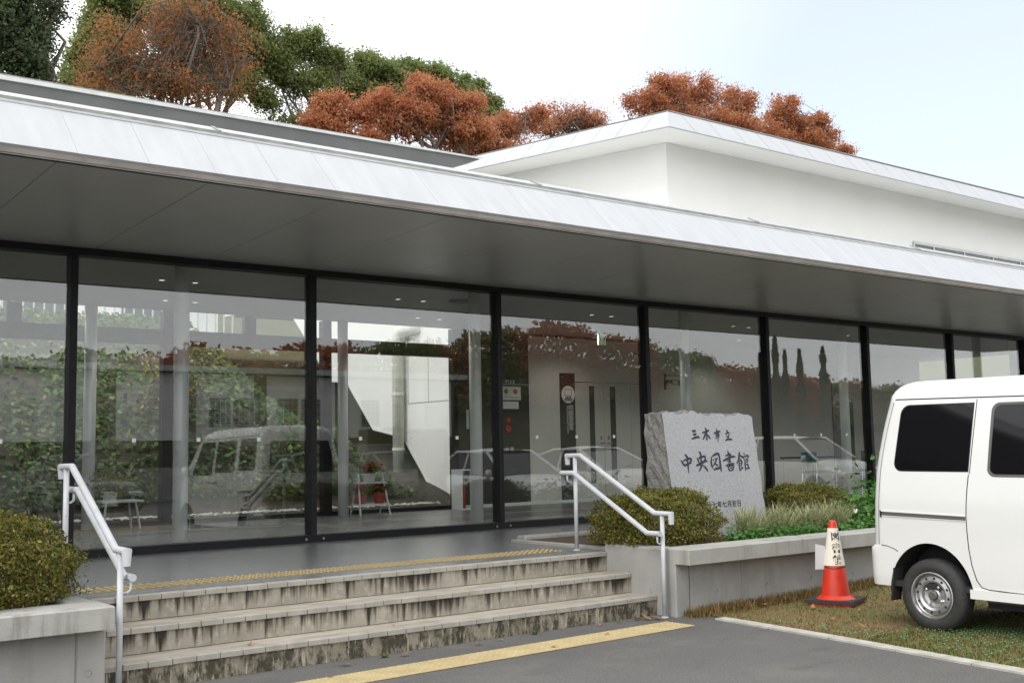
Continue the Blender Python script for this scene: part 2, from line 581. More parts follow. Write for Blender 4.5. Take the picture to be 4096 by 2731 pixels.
# granite
m, t, b = nodes_of('granite_face')
a = mixc(t, mrange(t, noise(t, 140, 2), 0.38, 0.62), (0.215, 0.22, 0.23), (0.375, 0.38, 0.385))
a = mixc(t, mrange(t, noise(t, 150, 1), 0.58, 0.68, 0, 0.75), a, (0.10, 0.10, 0.11))
a = mixc(t, mrange(t, noise(t, 3, 4), 0.35, 0.7, 0, 0.25), a, (0.36, 0.36, 0.36))
t.links.new(a, b.inputs['Base Color'])
b.inputs['Roughness'].default_value = 0.6
bump(t, b, noise(t, 160, 2), 0.2, 0.003)
M['granite'] = m
m, t, b = nodes_of('granite_rough')
a = mixc(t, mrange(t, noise(t, 90, 2), 0.38, 0.62), (0.155, 0.15, 0.142), (0.26, 0.255, 0.24))
a = mixc(t, mrange(t, noise(t, 5, 6, 0.7), 0.45, 0.65, 0, 0.6), a, (0.17, 0.16, 0.145))
t.links.new(a, b.inputs['Base Color'])
b.inputs['Roughness'].default_value = 0.85
bump(t, b, noise(t, 24, 6, 0.65), 0.8, 0.03)
M['granite_rough'] = m

mk('car_white', (0.72, 0.72, 0.70), 0.28, coat=0.6, col2=(0.70, 0.70, 0.68), scale=1.5)
mk('car_silver', (0.60, 0.61, 0.62), 0.35, metal=0.0, coat=0.6)
mk('car_black', (0.015, 0.016, 0.02), 0.25, coat=0.8)
mk('car_glass', (0.006, 0.006, 0.007), 0.05, spec=0.42)
mk('gap_dark', (0.02, 0.02, 0.02), 0.8)
mk('trim_dark', (0.10, 0.095, 0.085), 0.45)
mk('chrome', (0.75, 0.75, 0.76), 0.2, metal=1.0)
mk('steel_wheel', (0.56, 0.56, 0.57), 0.34, metal=0.85, col2=(0.48, 0.48, 0.48), scale=20)
mk('lamp_clear', (0.75, 0.76, 0.78), 0.1, coat=1.0)
mk('lamp_red', (0.35, 0.01, 0.01), 0.2, coat=1.0)
mk('cone_red', (0.62, 0.035, 0.012), 0.42, col2=(0.5, 0.03, 0.012), scale=9)
mk('sleeve', (0.76, 0.70, 0.60), 0.6)
mk('plate', (0.75, 0.75, 0.72), 0.5)
mk('film', (0.62, 0.60, 0.62), 0.3)
M['boxwood'] = leaf_mat('boxwood', [(0.056, 0.073, 0.015), (0.094, 0.115, 0.020), (0.131, 0.150, 0.025), (0.181, 0.181, 0.027), (0.075, 0.088, 0.019), (0.138, 0.106, 0.027), (0.275, 0.250, 0.044), (0.188, 0.075, 0.025)], 0.3, 0.4)
M['rust_leaf'] = leaf_mat('rust_leaf', [(0.307, 0.124, 0.059), (0.437, 0.177, 0.083), (0.531, 0.230, 0.112), (0.614, 0.289, 0.147), (0.378, 0.147, 0.071)], 0.6)
M['rust_sparse'] = leaf_mat('rust_sparse', [(0.288, 0.102, 0.042), (0.432, 0.156, 0.060), (0.504, 0.198, 0.084), (0.228, 0.156, 0.060), (0.168, 0.168, 0.060)], 0.55)
M['evergreen'] = leaf_mat('evergreen', [(0.104, 0.137, 0.046), (0.163, 0.208, 0.065), (0.227, 0.273, 0.091), (0.280, 0.319, 0.117), (0.182, 0.202, 0.065)], 0.58)
M['dark_evergreen'] = leaf_mat('dark_evergreen', [(0.036, 0.060, 0.026), (0.060, 0.090, 0.036), (0.084, 0.114, 0.050), (0.072, 0.084, 0.036)], 0.35)
M['ivy'] = leaf_mat('ivy', [(0.015, 0.04, 0.008), (0.025, 0.06, 0.01), (0.045, 0.09, 0.015), (0.09, 0.15, 0.028), (0.02, 0.04, 0.01), (0.22, 0.27, 0.07)], 0.2, 0.4)
M['cover_leaf'] = leaf_mat('cover_leaf', [(0.025, 0.09, 0.015), (0.05, 0.15, 0.02), (0.08, 0.20, 0.03), (0.11, 0.24, 0.04)], 0.3, 0.4)
M['liriope'] = leaf_mat('liriope', [(0.20, 0.24, 0.10), (0.36, 0.38, 0.20), (0.50, 0.50, 0.32), (0.26, 0.29, 0.13), (0.42, 0.38, 0.22)], 0.35)
M['dry_blade'] = leaf_mat('dry_blade', [(0.16, 0.085, 0.03), (0.26, 0.15, 0.055), (0.13, 0.10, 0.03), (0.32, 0.20, 0.085), (0.12, 0.14, 0.035), (0.20, 0.115, 0.042)], 0.3)
M['lawn_green'] = leaf_mat('lawn_green', [(0.06, 0.10, 0.02), (0.09, 0.15, 0.03), (0.12, 0.17, 0.035), (0.16, 0.15, 0.05)], 0.3)
M['yellow_leaf'] = leaf_mat('yellow_leaf', [(0.45, 0.30, 0.04), (0.55, 0.42, 0.08), (0.25, 0.25, 0.05)], 0.4)
M['fallen'] = leaf_mat('fallen', [(0.28, 0.13, 0.05), (0.38, 0.20, 0.09), (0.22, 0.09, 0.04)], 0.2)
mk('mesh_green', (0.10, 0.36, 0.20), 0.5, island=0.25)
mk('petal_white', (0.8, 0.8, 0.75), 0.5)
mk('petal_yellow', (0.75, 0.5, 0.03), 0.5)
mk('petal_red', (0.45, 0.03, 0.05), 0.5, island=0.3)
mk('pot_red', (0.30, 0.045, 0.03), 0.5)
mk('pot_pale', (0.55, 0.55, 0.50), 0.6)
mk('gravel_white', (0.66, 0.65, 0.60), 0.8, island=0.15)
mk('dark_earth', (0.035, 0.03, 0.024), 0.95, col2=(0.07, 0.06, 0.04), scale=9, bmp=0.6, bscale=20)
mk('teal_seat', (0.03, 0.13, 0.16), 0.6)
mk('house_cream', (0.76, 0.76, 0.74), 0.8, col2=(0.70, 0.70, 0.68), scale=2)
mk('house_roof', (0.16, 0.16, 0.165), 0.6)
mk('window_dark', (0.05, 0.06, 0.065), 0.12)
mk('hill_ground', (0.05, 0.06, 0.022), 0.95, col2=(0.09, 0.085, 0.035), scale=0.9, bmp=0.5, bscale=3)
# ================================================================== ground
T = 0.487                       # terrace and lobby floor level
H = 3.357                       # underside of the canopy at the glass
S = 2.4773                      # mullion spacing
X0, X1 = -9.9, 21.0             # ends of the canopy
m = MB()
g = [-300, -60, -25, -12, -6, 0, 6, 12, 25, 60, 300]
for i in range(len(g) - 1):
    for j in range(len(g) - 1):
        m.quad((g[i], g[j] - 8, 0), (g[i + 1], g[j] - 8, 0), (g[i + 1], g[j + 1] - 8, 0), (g[i], g[j + 1] - 8, 0))
ground = tag(m.build('asphalt_ground', M['asphalt']), kind='structure')

def kerb_x(y):
    return 3.87 + (y + 4.36) * 0.128 + 0.012 * math.sin(y * 2.0)

def lawn_z(x, y):
    f = max(0.0, min(1.0, (y + 6.2) / 2.2))
    return 0.008 + 0.022 * max(0.0, x - 4.6) * f * f

# lawn sheet beside the asphalt
ys = [-4.0 - 0.22 * i for i in range(42)]
m = MB()
for i in range(len(ys) - 1):
    ya, yb = ys[i], ys[i + 1]
    xa = [kerb_x(ya) + 0.05 + t * 0.9 for t in range(20)]
    xb = [kerb_x(yb) + 0.05 + t * 0.9 for t in range(20)]
    for k in range(19):
        m.quad((xb[k], yb, lawn_z(xb[k], yb)), (xb[k + 1], yb, lawn_z(xb[k + 1], yb)), (xa[k + 1], ya, lawn_z(xa[k + 1], ya)), (xa[k], ya, lawn_z(xa[k], ya)))
lawn = tag(m.build('lawn', M['thatch'], smooth=True), kind='structure')

# flush concrete kerb of separate stones
kerb = tag(empty('kerb', (kerb_x(-6), -6, 0)), kind='structure')
y = -4.36
k = 0
while y > -13.0:
    y2 = y - 0.60
    a, b_ = kerb_x(y - 0.004), kerb_x(y2 + 0.004)
    w = 0.06
    mm = MB().add([(a - w, y - .004, -.05), (a + w, y - .004, -.05), (b_ + w, y2 + .004, -.05), (b_ - w, y2 + .004, -.05),
                   (a - w, y - .004, .014), (a + w, y - .004, .014), (b_ + w, y2 + .004, .014), (b_ - w, y2 + .004, .014)],
                  [(0, 1, 2, 3), (7, 6, 5, 4), (0, 4, 5, 1), (1, 5, 6, 2), (2, 6, 7, 3), (3, 7, 4, 0)])
    mm.v = [(v[0] - kerb.location.x, v[1] - kerb.location.y, v[2]) for v in mm.v]
    mm.build('kerb_stone', M['kerb_pale'], kerb)
    y = y2

# parking bay lines behind, seen in the glass
for i, x in enumerate((-8.0, -5.4, -2.8, -0.2)):
    pass

# ================================================================== terrace and steps
terrace = tag(empty('terrace', (0, 0, 0)), kind='structure')
xj = 1.1
xs = [X0] + [xj + S * k for k in range(-4, 9)] + [X1]
for i in range(len(xs) - 1):
    if xs[i + 1] - xs[i] < 0.1: continue
    P_box('floor_slab', M['floor'], terrace, xs[i] + .002, xs[i + 1] - .002, -3.158, 0.03, 0.0, T)
P_box('joint_bed', M['gap_dark'], terrace, X0 + .1, X1 - .1, -3.15, 0.02, 0.05, T - 0.006)

XL_, XR_ = -0.955, 3.684
steps = empty('entrance_steps', (1.36, -3.5, 0), label='three wide stained concrete steps with pale tiled edges up to the terrace', cat='steps')
def loc(p, o): return (p[0] - o.location.x, p[1] - o.location.y, p[2] - o.location.z)
tile_me = None
def tile_row(parent, yf, ztop, px, n0):
    """pale edge tiles along one step; parent origin px"""
    global tile_me
    pitch = 0.1535
    x = XL_ + 0.003
    k = 0
    while x + 0.02 < XR_:
        w = min(pitch, XR_ - x)
        if w > pitch - 1e-6:
            if tile_me is None:
                o = MB().bevbox(0, pitch - .004, 0, .075, -.036, 0, .004).build('nosing_tile', M['nosing'], parent)
                tile_me = o
            else:
                o = place(tile_me, (0, 0, 0), parent=parent)
        else:
            o = MB().bevbox(0, w - .004, 0, .075, -.036, 0, .004).build('nosing_tile', M['nosing'], parent)
        o.location = (x - px[0], yf - px[1], ztop - px[2] + random.uniform(-.0012, .0012))
        o.rotation_euler = (random.uniform(-.006, .006), 0, random.uniform(-.004, .004))
        x += pitch
rows = [(-3.225, T, 0.325, 'riser'), (-3.53, 0.325, 0.161, 'riser'), (-3.836, 0.161, 0.0, 'riser_moss')]
for i, (yf, zt, zb, rm) in enumerate(rows):
    yb = -3.155 if i == 0 else rows[i - 1][0] + 0.012
    px = (1.36, yf, zb)
    st = MB().box(XL_ - 1.36, XR_ - 1.36, 0.078, yb - yf, 0.0, zt - zb - .004).build('step', M['tread'], steps, loc=(0, yf + 3.5, zb))
    r = MB()
    n = 60
    for q in range(n):
        xa, xb = XL_ + (XR_ - XL_) * q / n, XL_ + (XR_ - XL_) * (q + 1) / n
        r.quad((xa, 0, 0), (xb, 0, 0), (xb, 0, zt - zb - .034), (xa, 0, zt - zb - .034))
    r.box(XL_, XR_, .001, .077, 0, zt - zb - .035)
    ro = r.build('riser', M[rm], st, loc=(-1.36, 0.009, 0))
    tile_row(st, yf, zt, (1.36, yf, zb), i)

# raised-dot guide strips
def dome(m, x, y, z, r, h):
    n = 8
    V = [(x + r * math.cos(2 * math.pi * q / n), y + r * math.sin(2 * math.pi * q / n), z) for q in range(n)]
    V += [(x + .62 * r * math.cos(2 * math.pi * q / n), y + .62 * r * math.sin(2 * math.pi * q / n), z + h) for q in range(n)]
    m.add(V, [tuple(range(n, 2 * n))] + [(q, (q + 1) % n, n + (q + 1) % n, n + q) for q in range(n)])
def strip(name, label, xa, ya, xb, yb, z, mt, thick, plate=True):
    e = empty(name, (xa, ya, z), math.atan2(yb - ya, xb - xa), label=label, cat='guide strip')
    Ln = math.hypot(xb - xa, yb - ya)
    n = int(Ln / 0.3)
    first = None
    for k in range(n):
        if first is None:
            m = MB()
            if plate: m.bevbox(.0015, .2985, -.15, .15, 0, thick, .002)
            else: m.box(.0015, .2985, -.149, .149, 0, thick)
            dm = MB()
            for i in range(5):
                for j in range(5):
                    dome(dm, .03 + i * .06, -.12 + j * .06, thick - .0005, .0125, .0055)
            first = m.build('guide_tile', mt, e)
            tag(dm.build('dots', M['tactile_yellow'], first), kind='stuff')
        else:
            copy_tree(first, e, (k * .3, 0, 0))
    return e
strip('guide_strip', 'yellow dotted guide strip on the asphalt in front of the steps', -1.055, -4.513, 3.449, -4.327, 0.003, M['tactile_yellow'], .006)
strip('guide_strip', 'ochre dotted guide strip along the edge of the grey terrace', -0.72, -2.74, 3.50, -2.74, T + .0005, M['tactile_ochre'], .0035)

# ================================================================== library building
lib = empty('library_building', (5.5, 0, 0), label='long low grey and white library with glass front under a deep canopy', cat='building')
BX = 5.5
class BM(MB):
    def build(s, name, mat, parent=None, smooth=False, loc=None, auto=False):
        if parent is lib and loc is None:
            s.v = [(v[0] - BX, v[1], v[2]) for v in s.v]
        return MB.build(s, name, mat, parent, smooth, loc, auto)
def lbox(name, mt, x0, x1, y0, y1, z0, z1, b=0):
    m = BM()
    m.bevbox(x0, x1, y0, y1, z0, z1, b) if b else m.box(x0, x1, y0, y1, z0, z1)
    return m.build(name, mt, lib)

# canopy: soffit boards
Yo, Zo, Ye, Ze, Yg, Zg = -2.7465, 3.449, -2.7965, 3.5076, -2.3575, 3.9269
j0 = -0.9295
first = None
k = -8
x = j0 + 1.1126 * k
while x < X1 - .2:
    xa, xb = max(x, X0) + .003, min(x + 1.1126, X1) - .003
    if xb - xa > .05:
        m = BM()
        w = (xb - xa)
        V = [(xa, Yo, Zo), (xb, Yo, Zo), (xb, 0.06, H + .001), (xa, 0.06, H + .001)]
        V2 = [(v[0], v[1], v[2] + .012) for v in V]
        m.add(V + V2, [(0, 3, 2, 1), (4, 5, 6, 7), (0, 1, 5, 4), (1, 2, 6, 5), (2, 3, 7, 6), (3, 0, 4, 7)])
        m.build('soffit_panel', M['soffit'], lib)
    x += 1.1126
lbox('canopy_deck', M['gap_dark'], X0 + .02, X1 - .02, -2.70, 0.2, Zo + .02, Zo + .05)
# eave underside strip and drip edge
m = BM()
m.prism([(Ye + .012, Ze - .004), (Ye + .035, Ze - .05), (Yo + .004, Zo + .004), (Yo + .02, Zo + .03), (Ye + .03, Ze + .01)], X0, X1)
m.build('eave_strip', M['eave_brown'], lib)
m = BM()
m.box(X0, X1, Yo + .006, Yo + .03, Zo - .006, Zo + .001)
m.build('shadow_gap', M['black_metal'], lib)
# sloped white roof panels along the eave, with a fold at each seam
sp = 0.5084
k = int((X0 + 1.319) / sp)
n_out = Vector((0, -(Zg - Ze), (Yg - Ye))) .normalized()
n_out = Vector((0, -abs(n_out.y), abs(n_out.z)))
pan = None
x = -1.319 + sp * k
while x < X1 - .3:
    if pan is None:
        m = MB()
        g2 = .0009
        wob = .004
        rowsP = 6
        V = []
        for r in range(rowsP + 1):
            f = r / rowsP
            yy, zz = Ye + (Yg - Ye) * f, Ze + (Zg - Ze) * f
            V += [(g2, yy, zz), (sp - g2, yy, zz)]
        nv = len(V)
        V += [(v[0], v[1] + .02, v[2] - .02) for v in V[:nv]]
        F = []
        for r in range(rowsP):
            a = 2 * r
            F.append((a, a + 1, a + 3, a + 2))
            F.append((a, a + 2, nv + a + 2, nv + a))
            F.append((a + 1, nv + a + 1, nv + a + 3, a + 3))
        F.append((0, nv, nv + 1, 1))
        m.add(V, F)
        m.box(-.001, .0022, 0, 0, 0, 0) if False else None
        pan = m.build('roof_panel', M['roof_white'], lib, loc=(x - BX, 0, 0))
    else:
        o = place(pan, (x - BX, random.uniform(-.0007, .0007), random.uniform(-.0007, .0007)))
    x += sp
m = BM()
m.prism([(Ye + .02, Ze - .0), (Yg + .02, Zg - .0), (Yg + .04, Zg - .05), (Ye + .05, Ze - .0)], X0, X1)
m.build('panel_backing', M['trim_pale'], lib)
# gutter line and white upstand
m = BM()
m.box(X0, X1, Yg - .005, Yg + .02, Zg + .001, Zg + .018)
m.build('eave_trim', M['trim_pale'], lib)
m = BM()
m.box(X0, X1, Yg + .03, Yg + .045, Zg - .02, Zg + .055)
m.box(X0, X1, Yg + .0, Yg + .045, Zg + .0185, Zg + .028)
m.build('gutter', M['gutter_grey'], lib)
m = BM()
m.prism([(Yg + .05, Zg - .02), (Yg + .05, Zg + .055), (-2.17, 4.055), (-2.10, 4.055), (-2.10, 3.9)], X0, X1)
m.build('upstand', M['roof_white'], lib)
for x in (-6.2, -2.87, 0.435, 3.765, 7.038, 10.343, 13.6, 16.9):
    o = BM()
    o.prism([(Yg + .03, Zg + .06), (Yg + .04, Zg + .068), (-2.165, 4.066), (-2.165, 4.052), (Yg + .06, Zg + .05)], x - .012, x + .012)
    o.build('seam_clip', M['gutter_grey'], lib)
lbox('canopy_roof', M['canopy_top'], X0 + .02, X1 - .02, -2.10, 4.3, 3.90, 3.98)
# raised rear roof edge behind the canopy (grey band with pale trim)
xa, xb = X0, 4.72
def bz(x, a, b_): return a + (b_ - a) * (x + 0.68) / 4.41
def skew(name, mt, y0, y1, zl, zh):
    m = BM()
    V = []
    for y in (y0, y1):
        for x in (xa, xb):
            zlo, zhi = bz(x, *zl), bz(x, *zh)
            c_ = 1 if x == xb else 0        # raked right-hand end
            V += [(x - c_ * 2.6 * (4.90 - zlo), y, zlo), (x - c_ * 2.6 * (4.90 - zhi), y, zhi)]
    m.add(V, [(0, 2, 3, 1), (4, 5, 7, 6), (0, 1, 5, 4), (2, 6, 7, 3), (1, 3, 7, 5), (0, 4, 6, 2)])
    return m.build(name, mt, lib)
skew('rear_band', M['band_grey'], 0.02, 0.30, (3.98, 3.98), (4.850, 4.898))
skew('rear_trim', M['trim_pale'], 0.0, 0.33, (4.851, 4.899), (4.892, 4.922))
skew('rear_cap', M['gutter_grey'], 0.012, 0.33, (4.893, 4.923), (4.909, 4.930))
for x in (3.75, 3.98, 4.2):
    MB().lathe([(.0, 0), (.016, .003), (.018, .016), (.01, .026), (0, .028)], 8).build('snow_guard', M['white_paint'], lib, loc=(x - BX, 0.08, 4.928))

# glass front
for n in range(-4, 9):
    x = n * S
    if n == 8: continue
    lbox('mullion', M['black_metal'], x - .034, x + .034, -.045, .115, T + .075, H - .066, .004)
xe = 7 * S
lbox('head_frame', M['black_metal'], X0, xe + .034, -.05, .115, H - .066, H - .001)
lbox('sill_frame', M['black_metal'], X0, xe + .034, -.055, .115, T + .0, T + .075)
for n in range(-4, 7):
    xa_, xb_ = n * S + .034, (n + 1) * S - .034
    p = lbox('glass_pane', M['glass'], xa_, xb_, .018, .030, T + .075, H - .066)
    if -1 <= n <= 5:
        for dx in (.594, 1.235, 1.877):
            s_ = MB().box(-.019, .019, 0, .0015, -.019, .019).build('glass_marker', M['white_print'], p, loc=(n * S + dx - BX, .015, 1.56))
    for dx in (.10, S - .10):
        MB().lathe([(.012, 0), (.012, .006), (.006, .01), (0, .01)], 10, axis='y').build('frame_bolt', M['gutter_grey'], lib, loc=(n * S + dx - BX, -.055 - .0105, T + .035))
# white pier closing the glass at the right
lbox('end_pier', M['hall_white'], xe + .034, X1, -.03, .3, T, H)
MB().lathe([(.075, 0), (.075, Zo - T - .03)], 20).build('canopy_column', M['column_white'], lib, smooth=True, loc=(16.75 - BX, -.55, T))

# ------------------------------------------------------------------ white hall above
XH, YH = 8.0, 0.05
hall_b0 = (7.2, -.782, 5.535)
SL = 0.083
def hz(y, z0, y0): return z0 + SL * (y - y0)
m = BM()
m.quad((XH, YH, 3.6), (24, YH, 3.6), (24, YH, 5.66), (XH, YH, 5.636))
m.quad((24, YH, 3.6), (24, 15, 3.6), (24, 15, 6.8), (24, YH, 5.66))
m.build('hall_wall', M['hall_white'], lib)
m = BM()   # left wall: the raked underside shows in the courtyard
pts = [(YH, 3.55), (4.36, 3.55), (4.62, 3.42), (4.62, .62), (5.93, .66), (6.93, 1.69), (7.99, 1.86), (9.0, 2.82), (9.75, 2.90), (10.6, 3.75), (11.6, 4.6), (15, 4.8), (15, hz(15, 5.636, YH)), (YH, 5.636)]
m.add([(XH, p[0], p[1]) for p in pts], [tuple(range(len(pts) - 1, -1, -1))])
m.build('hall_side_wall', M['hall_white'], lib)
m = BM()   # underside plates of the rake
for a, b_ in zip(pts[3:11], pts[4:12]):
    m.quad((XH, a[0], a[1]), (XH, b_[0], b_[1]), (XH + 4, b_[0], b_[1]), (XH + 4, a[0], a[1]))
m.build('rake_underside', M['panel_black'], lib)
m = BM()
for a, b_ in zip(pts[4:11], pts[5:12]):
    m.tube([(XH - .006, a[0], a[1]), (XH - .006, b_[0], b_[1])], .014, 6)
m.build('rake_edge', M['trim_pale'], lib)
# panel joints on the side wall
m = BM()
m.box(XH - .004, XH, 5.1, 6.75, 2.30, 2.314)
m.box(XH - .004, XH, 6.08, 6.09, 2.314, 3.5)
m.box(XH - .004, XH, 6.745, 6.755, 2.31, 3.5)
m.build('wall_joint', M['gutter_grey'], lib)
# eave: soffit, sloped panels, gutter
hy = 15.0
m = BM()
m.quad((7.2, -.782, 5.535), (24, -.782, 5.50), (24, YH, 5.662), (XH, YH, 5.638))
m.quad((7.2, -.782, 5.535), (XH, YH, 5.638), (XH, hy, hz(hy, 5.638, YH)), (7.2, hy, hz(hy, 5.535, -.782)))
m.build('hall_soffit', M['hall_white'], lib)
def hall_panel(a0, a1, c0, c1):
    """a0,a1 bottom edge points, c0,c1 top edge points"""
    m = BM()
    d = Vector((.012, .012, -.012))
    P_ = [Vector(p) for p in (a0, a1, c1, c0)]
    V = P_ + [p + d for p in P_]
    m.add(V, [(0, 1, 2, 3), (0, 4, 5, 1), (1, 5, 6, 2), (2, 6, 7, 3), (3, 7, 4, 0)])
    m.build('hall_roof_panel', M['roof_white'], lib)
g2 = .003
x = 7.2
while x < 23.5:
    xa2 = x + g2; xb2 = x + sp - g2
    hall_panel((xa2 if x > 7.21 else 7.2, -.782, 5.535 - .002 * (x - 7.2)), (xb2, -.782, 5.535 - .002 * (x + sp - 7.2)),
               (max(xa2, 7.45), -.532, 5.835 - .0015 * (x - 7.2)), (max(xb2, 7.46), -.532, 5.835 - .0015 * (x + sp - 7.2)))
    x += sp
y = -.782
while y < 13:
    ya, yb = y + g2, y + sp - g2
    hall_panel((7.2, yb, hz(yb, 5.535, -.782)), (7.2, ya if y > -.78 else -.782, hz(ya, 5.535, -.782)),
               (7.45, max(yb, -.531), hz(yb, 5.835, -.532)), (7.45, max(ya, -.532), hz(max(ya, -.532), 5.835, -.532)))
    y += sp
m = BM()
m.quad((7.215, -.765, 5.537), (24, -.765, 5.50), (24, -.515, 5.80), (7.465, -.515, 5.828))
m.quad((7.215, 13, hz(13, 5.53, -.782)), (7.215, -.765, 5.535), (7.465, -.515, 5.828), (7.465, 13, hz(13, 5.825, -.532)))
m.build('hall_panel_backing', M['gutter_grey'], lib)
m = BM()
m.box(7.46, 24, -.53, -.50, 5.80, 5.852)
m.add([(7.455, -.53, 5.80), (7.485, -.53, 5.80), (7.485, 13, hz(13, 5.80, -.53)), (7.455, 13, hz(13, 5.80, -.53)),
       (7.455, -.53, 5.853), (7.485, -.53, 5.853), (7.485, 13, hz(13, 5.853, -.53)), (7.455, 13, hz(13, 5.853, -.53))],
      [(0, 1, 5, 4), (1, 2, 6, 5), (2, 3, 7, 6), (3, 0, 4, 7), (4, 5, 6, 7)])
m.build('hall_gutter', M['band_grey'], lib)
m = BM()
m.box(7.50, 24, -.485, -.44, 5.80, 5.878)
m.add([(7.50, -.44, 5.80), (7.54, -.44, 5.80), (7.54, 13, hz(13, 5.80, -.5)), (7.50, 13, hz(13, 5.80, -.5)),
       (7.50, -.44, 5.878), (7.54, -.44, 5.878), (7.54, 13, hz(13, 5.878, -.5)), (7.50, 13, hz(13, 5.878, -.5))],
      [(0, 1, 5, 4), (1, 2, 6, 5), (2, 3, 7, 6), (3, 0, 4, 7), (4, 5, 6, 7)])
m.build('hall_roof_cap', M['trim_pale'], lib)
m = BM()
m.quad((7.5, -.45, 5.86), (24, -.45, 5.86), (24, 13, 6.8), (7.5, 13, hz(13, 5.86, -.5)))
m.build('hall_roof', M['roof_white'], lib)
m = BM()
m.prism([(7.19, 5.528), (7.21, 5.528), (7.47, 5.848), (7.45, 5.848)], -.795, -.78, 'y')
# strip window low in the hall front
win = BM()
win.box(13.94, 21, YH - .03, YH - .001, 4.80, 4.845)
win.box(13.94, 21, YH - .03, YH - .001, 4.50, 4.54)
win.box(13.94, 13.98, YH - .029, YH - .0015, 4.541, 4.799)
win = win.build('strip_window', M['trim_pale'], lib)
for k in range(7):
    xa2 = 14.55 + k * .98
    MB().box(0, .03, 0, .024, 4.541, 4.799).build('window_post', M['trim_pale'], win, loc=(xa2 - BX, YH - .027, 0))
for k in range(8):
    xa2 = 13.98 + (0 if k == 0 else .57 + .03 + (k - 1) * .98)
    xb2 = 14.55 + k * .98
    MB().box(xa2 - BX, xb2 - BX, YH - .012, YH - .004, 4.541, 4.799).build('window_pane', M['window_dark'], win)
# ================================================================== lobby interior
lbox('lobby_floor', M['floor'], X0, X1, .031, 4.56, T - .2, T)
lbox('lobby_ceiling', M['ceiling_grey'], X0, X1, .116, 4.50, 3.43, 3.46)
lbox('head_closer', M['ceiling_grey'], X0, X1, .10, .117, H - .03, 3.44)
colm = None
for (x, y) in [(-2.45, .95), (1.424, .955), (5.309, .955), (9.19, .955), (13.07, .955), (-2.2, 4.2), (1.5, 4.28), (5.25, 4.28)]:
    if colm is None:
        colm = MB().lathe([(.078, 0), (.078, 3.43 - T)], 24).build('lobby_column', M['column_white'], lib, smooth=True, loc=(x - BX, y, T))
    else:
        place(colm, (x - BX, y, T))
# downlights
dl = None
for (x, y) in [(1.55, 1.9), (1.95, 1.9), (4.75, 1.9), (5.15, 1.9), (8.2, 1.9), (8.6, 1.9), (11.4, 1.9), (11.8, 1.9), (2.2, 3.5), (2.6, 3.5), (6.1, 3.5), (6.5, 3.5), (9.6, 3.5), (13.4, 3.5), (14.6, 1.9), (15.0, 1.9)]:
    if dl is None:
        dl = MB().lathe([(.04, .0), (.055, -.004), (.055, .0)], 16, cap=False).build('downlight', M['white_paint'], lib, loc=(x - BX, y, 3.4295))
        lens = MB().lathe([(0, 0), (.032, 0)], 16, cap=False).build('lamp_lens', M['glow_white'], dl, loc=(0, 0, -.0015))
        ld = bpy.data.lights.new('downlight_lamp', 'SPOT')
        ld.energy = 30; ld.spot_size = R(140); ld.spot_blend = .7; ld.shadow_soft_size = .05; ld.color = (1.0, .96, .88)
        lo = link(bpy.data.objects.new('downlight_lamp', ld), dl); lo.location = (0, 0, -.01)
    else:
        c = copy_tree(dl, lib, (x - BX, y, 3.4295))
MB().lathe([(.16, 0), (.16, -.02), (.12, -.03), (0, -.03)], 24).build('ceiling_speaker', M['band_grey'], lib, loc=(5.55 - BX, 1.6, 3.4295))
m = BM()
m.box(X0, X1, 2.60, 2.615, 3.424, 3.4295)
m.build('ceiling_slot', M['black_metal'], lib)

# rear glazing on the courtyard
YB = 4.5
bxs = [-4.8, -2.34, .12, 2.62, 5.10, 7.5]
for x in bxs:
    w = .07 if x not in (.12,) else .045
    lbox('rear_mullion', M['black_metal'], x - w, x + w, YB - .02, YB + .12, T, 3.43)
lbox('rear_sill', M['black_metal'], X0, 7.43, YB, YB + .1, T, T + .06)
lbox('rear_transom', M['panel_black'], X0, 7.43, YB + .001, YB + .099, 2.955, 3.165)
for x in (2.60, 3.85, 6.3, .6, 1.2):
    lbox('transom_post', M['panel_black'], x - .09, x + .09, YB + .002, YB + .098, 3.166, 3.425) if x in (3.85, .6) else None
for a, b_ in zip([X0] + bxs[1:], bxs[1:] + [7.5]):
    pass
for i in range(len(bxs) - 1):
    a, b_ = bxs[i] + .071, bxs[i + 1] - .071
    lbox('rear_pane', M['back_glass'], a, b_, YB + .045, YB + .053, T + .061, 2.954)
    lbox('rear_transom_pane', M['back_glass'], a, b_, YB + .045, YB + .053, 3.166, 3.425)
lbox('side_wall', M['wall_grey'], X0 - .1, X0, 0.1, 4.6, T, 3.5)

# black service wall with the floor map and hydrant
lbox('service_wall', M['panel_black'], 7.5, 9.0, YB - .04, YB + .2, T + .05, 3.43)
lbox('skirting', M['column_white'], 7.5, 12.0, YB - .06, YB - .041, T, T + .05)
m = BM(); m.box(8.06, 8.98, YB - .048, YB - .041, 2.534, 2.542); m.build('map_rule', M['white_print'], lib)
text_obj('wall_lettering', 'Floor map', .115, M['white_print'], lib, (8.40 - BX, YB - .045, 2.56), (R(90), 0, 0), spacing=1.25)
mb_ = lbox('floor_map', M['white_print'], 8.36, 8.81, YB - .052, YB - .042, 2.27, 2.50)
lbox('notice_sheet', M['white_print'], 8.40, 8.76, YB - .052, YB - .042, 2.12, 2.245)
for dx, c_ in ((.13, 'tactile_ochre'), (.33, 'red_print')):
    MB().lathe([(0, 0), (.045, 0), (.045, .003), (.036, .003)], 16, axis='y').build('map_icon', M[c_], mb_, loc=(8.36 + dx - BX, YB - .0555, 2.415))
for q in range(3):
    MB().box(0, .10, 0, .001, 0, .008).build('map_line', M['black_print'], mb_, loc=(8.44 + .12 * q - BX, YB - .0535, 2.32))
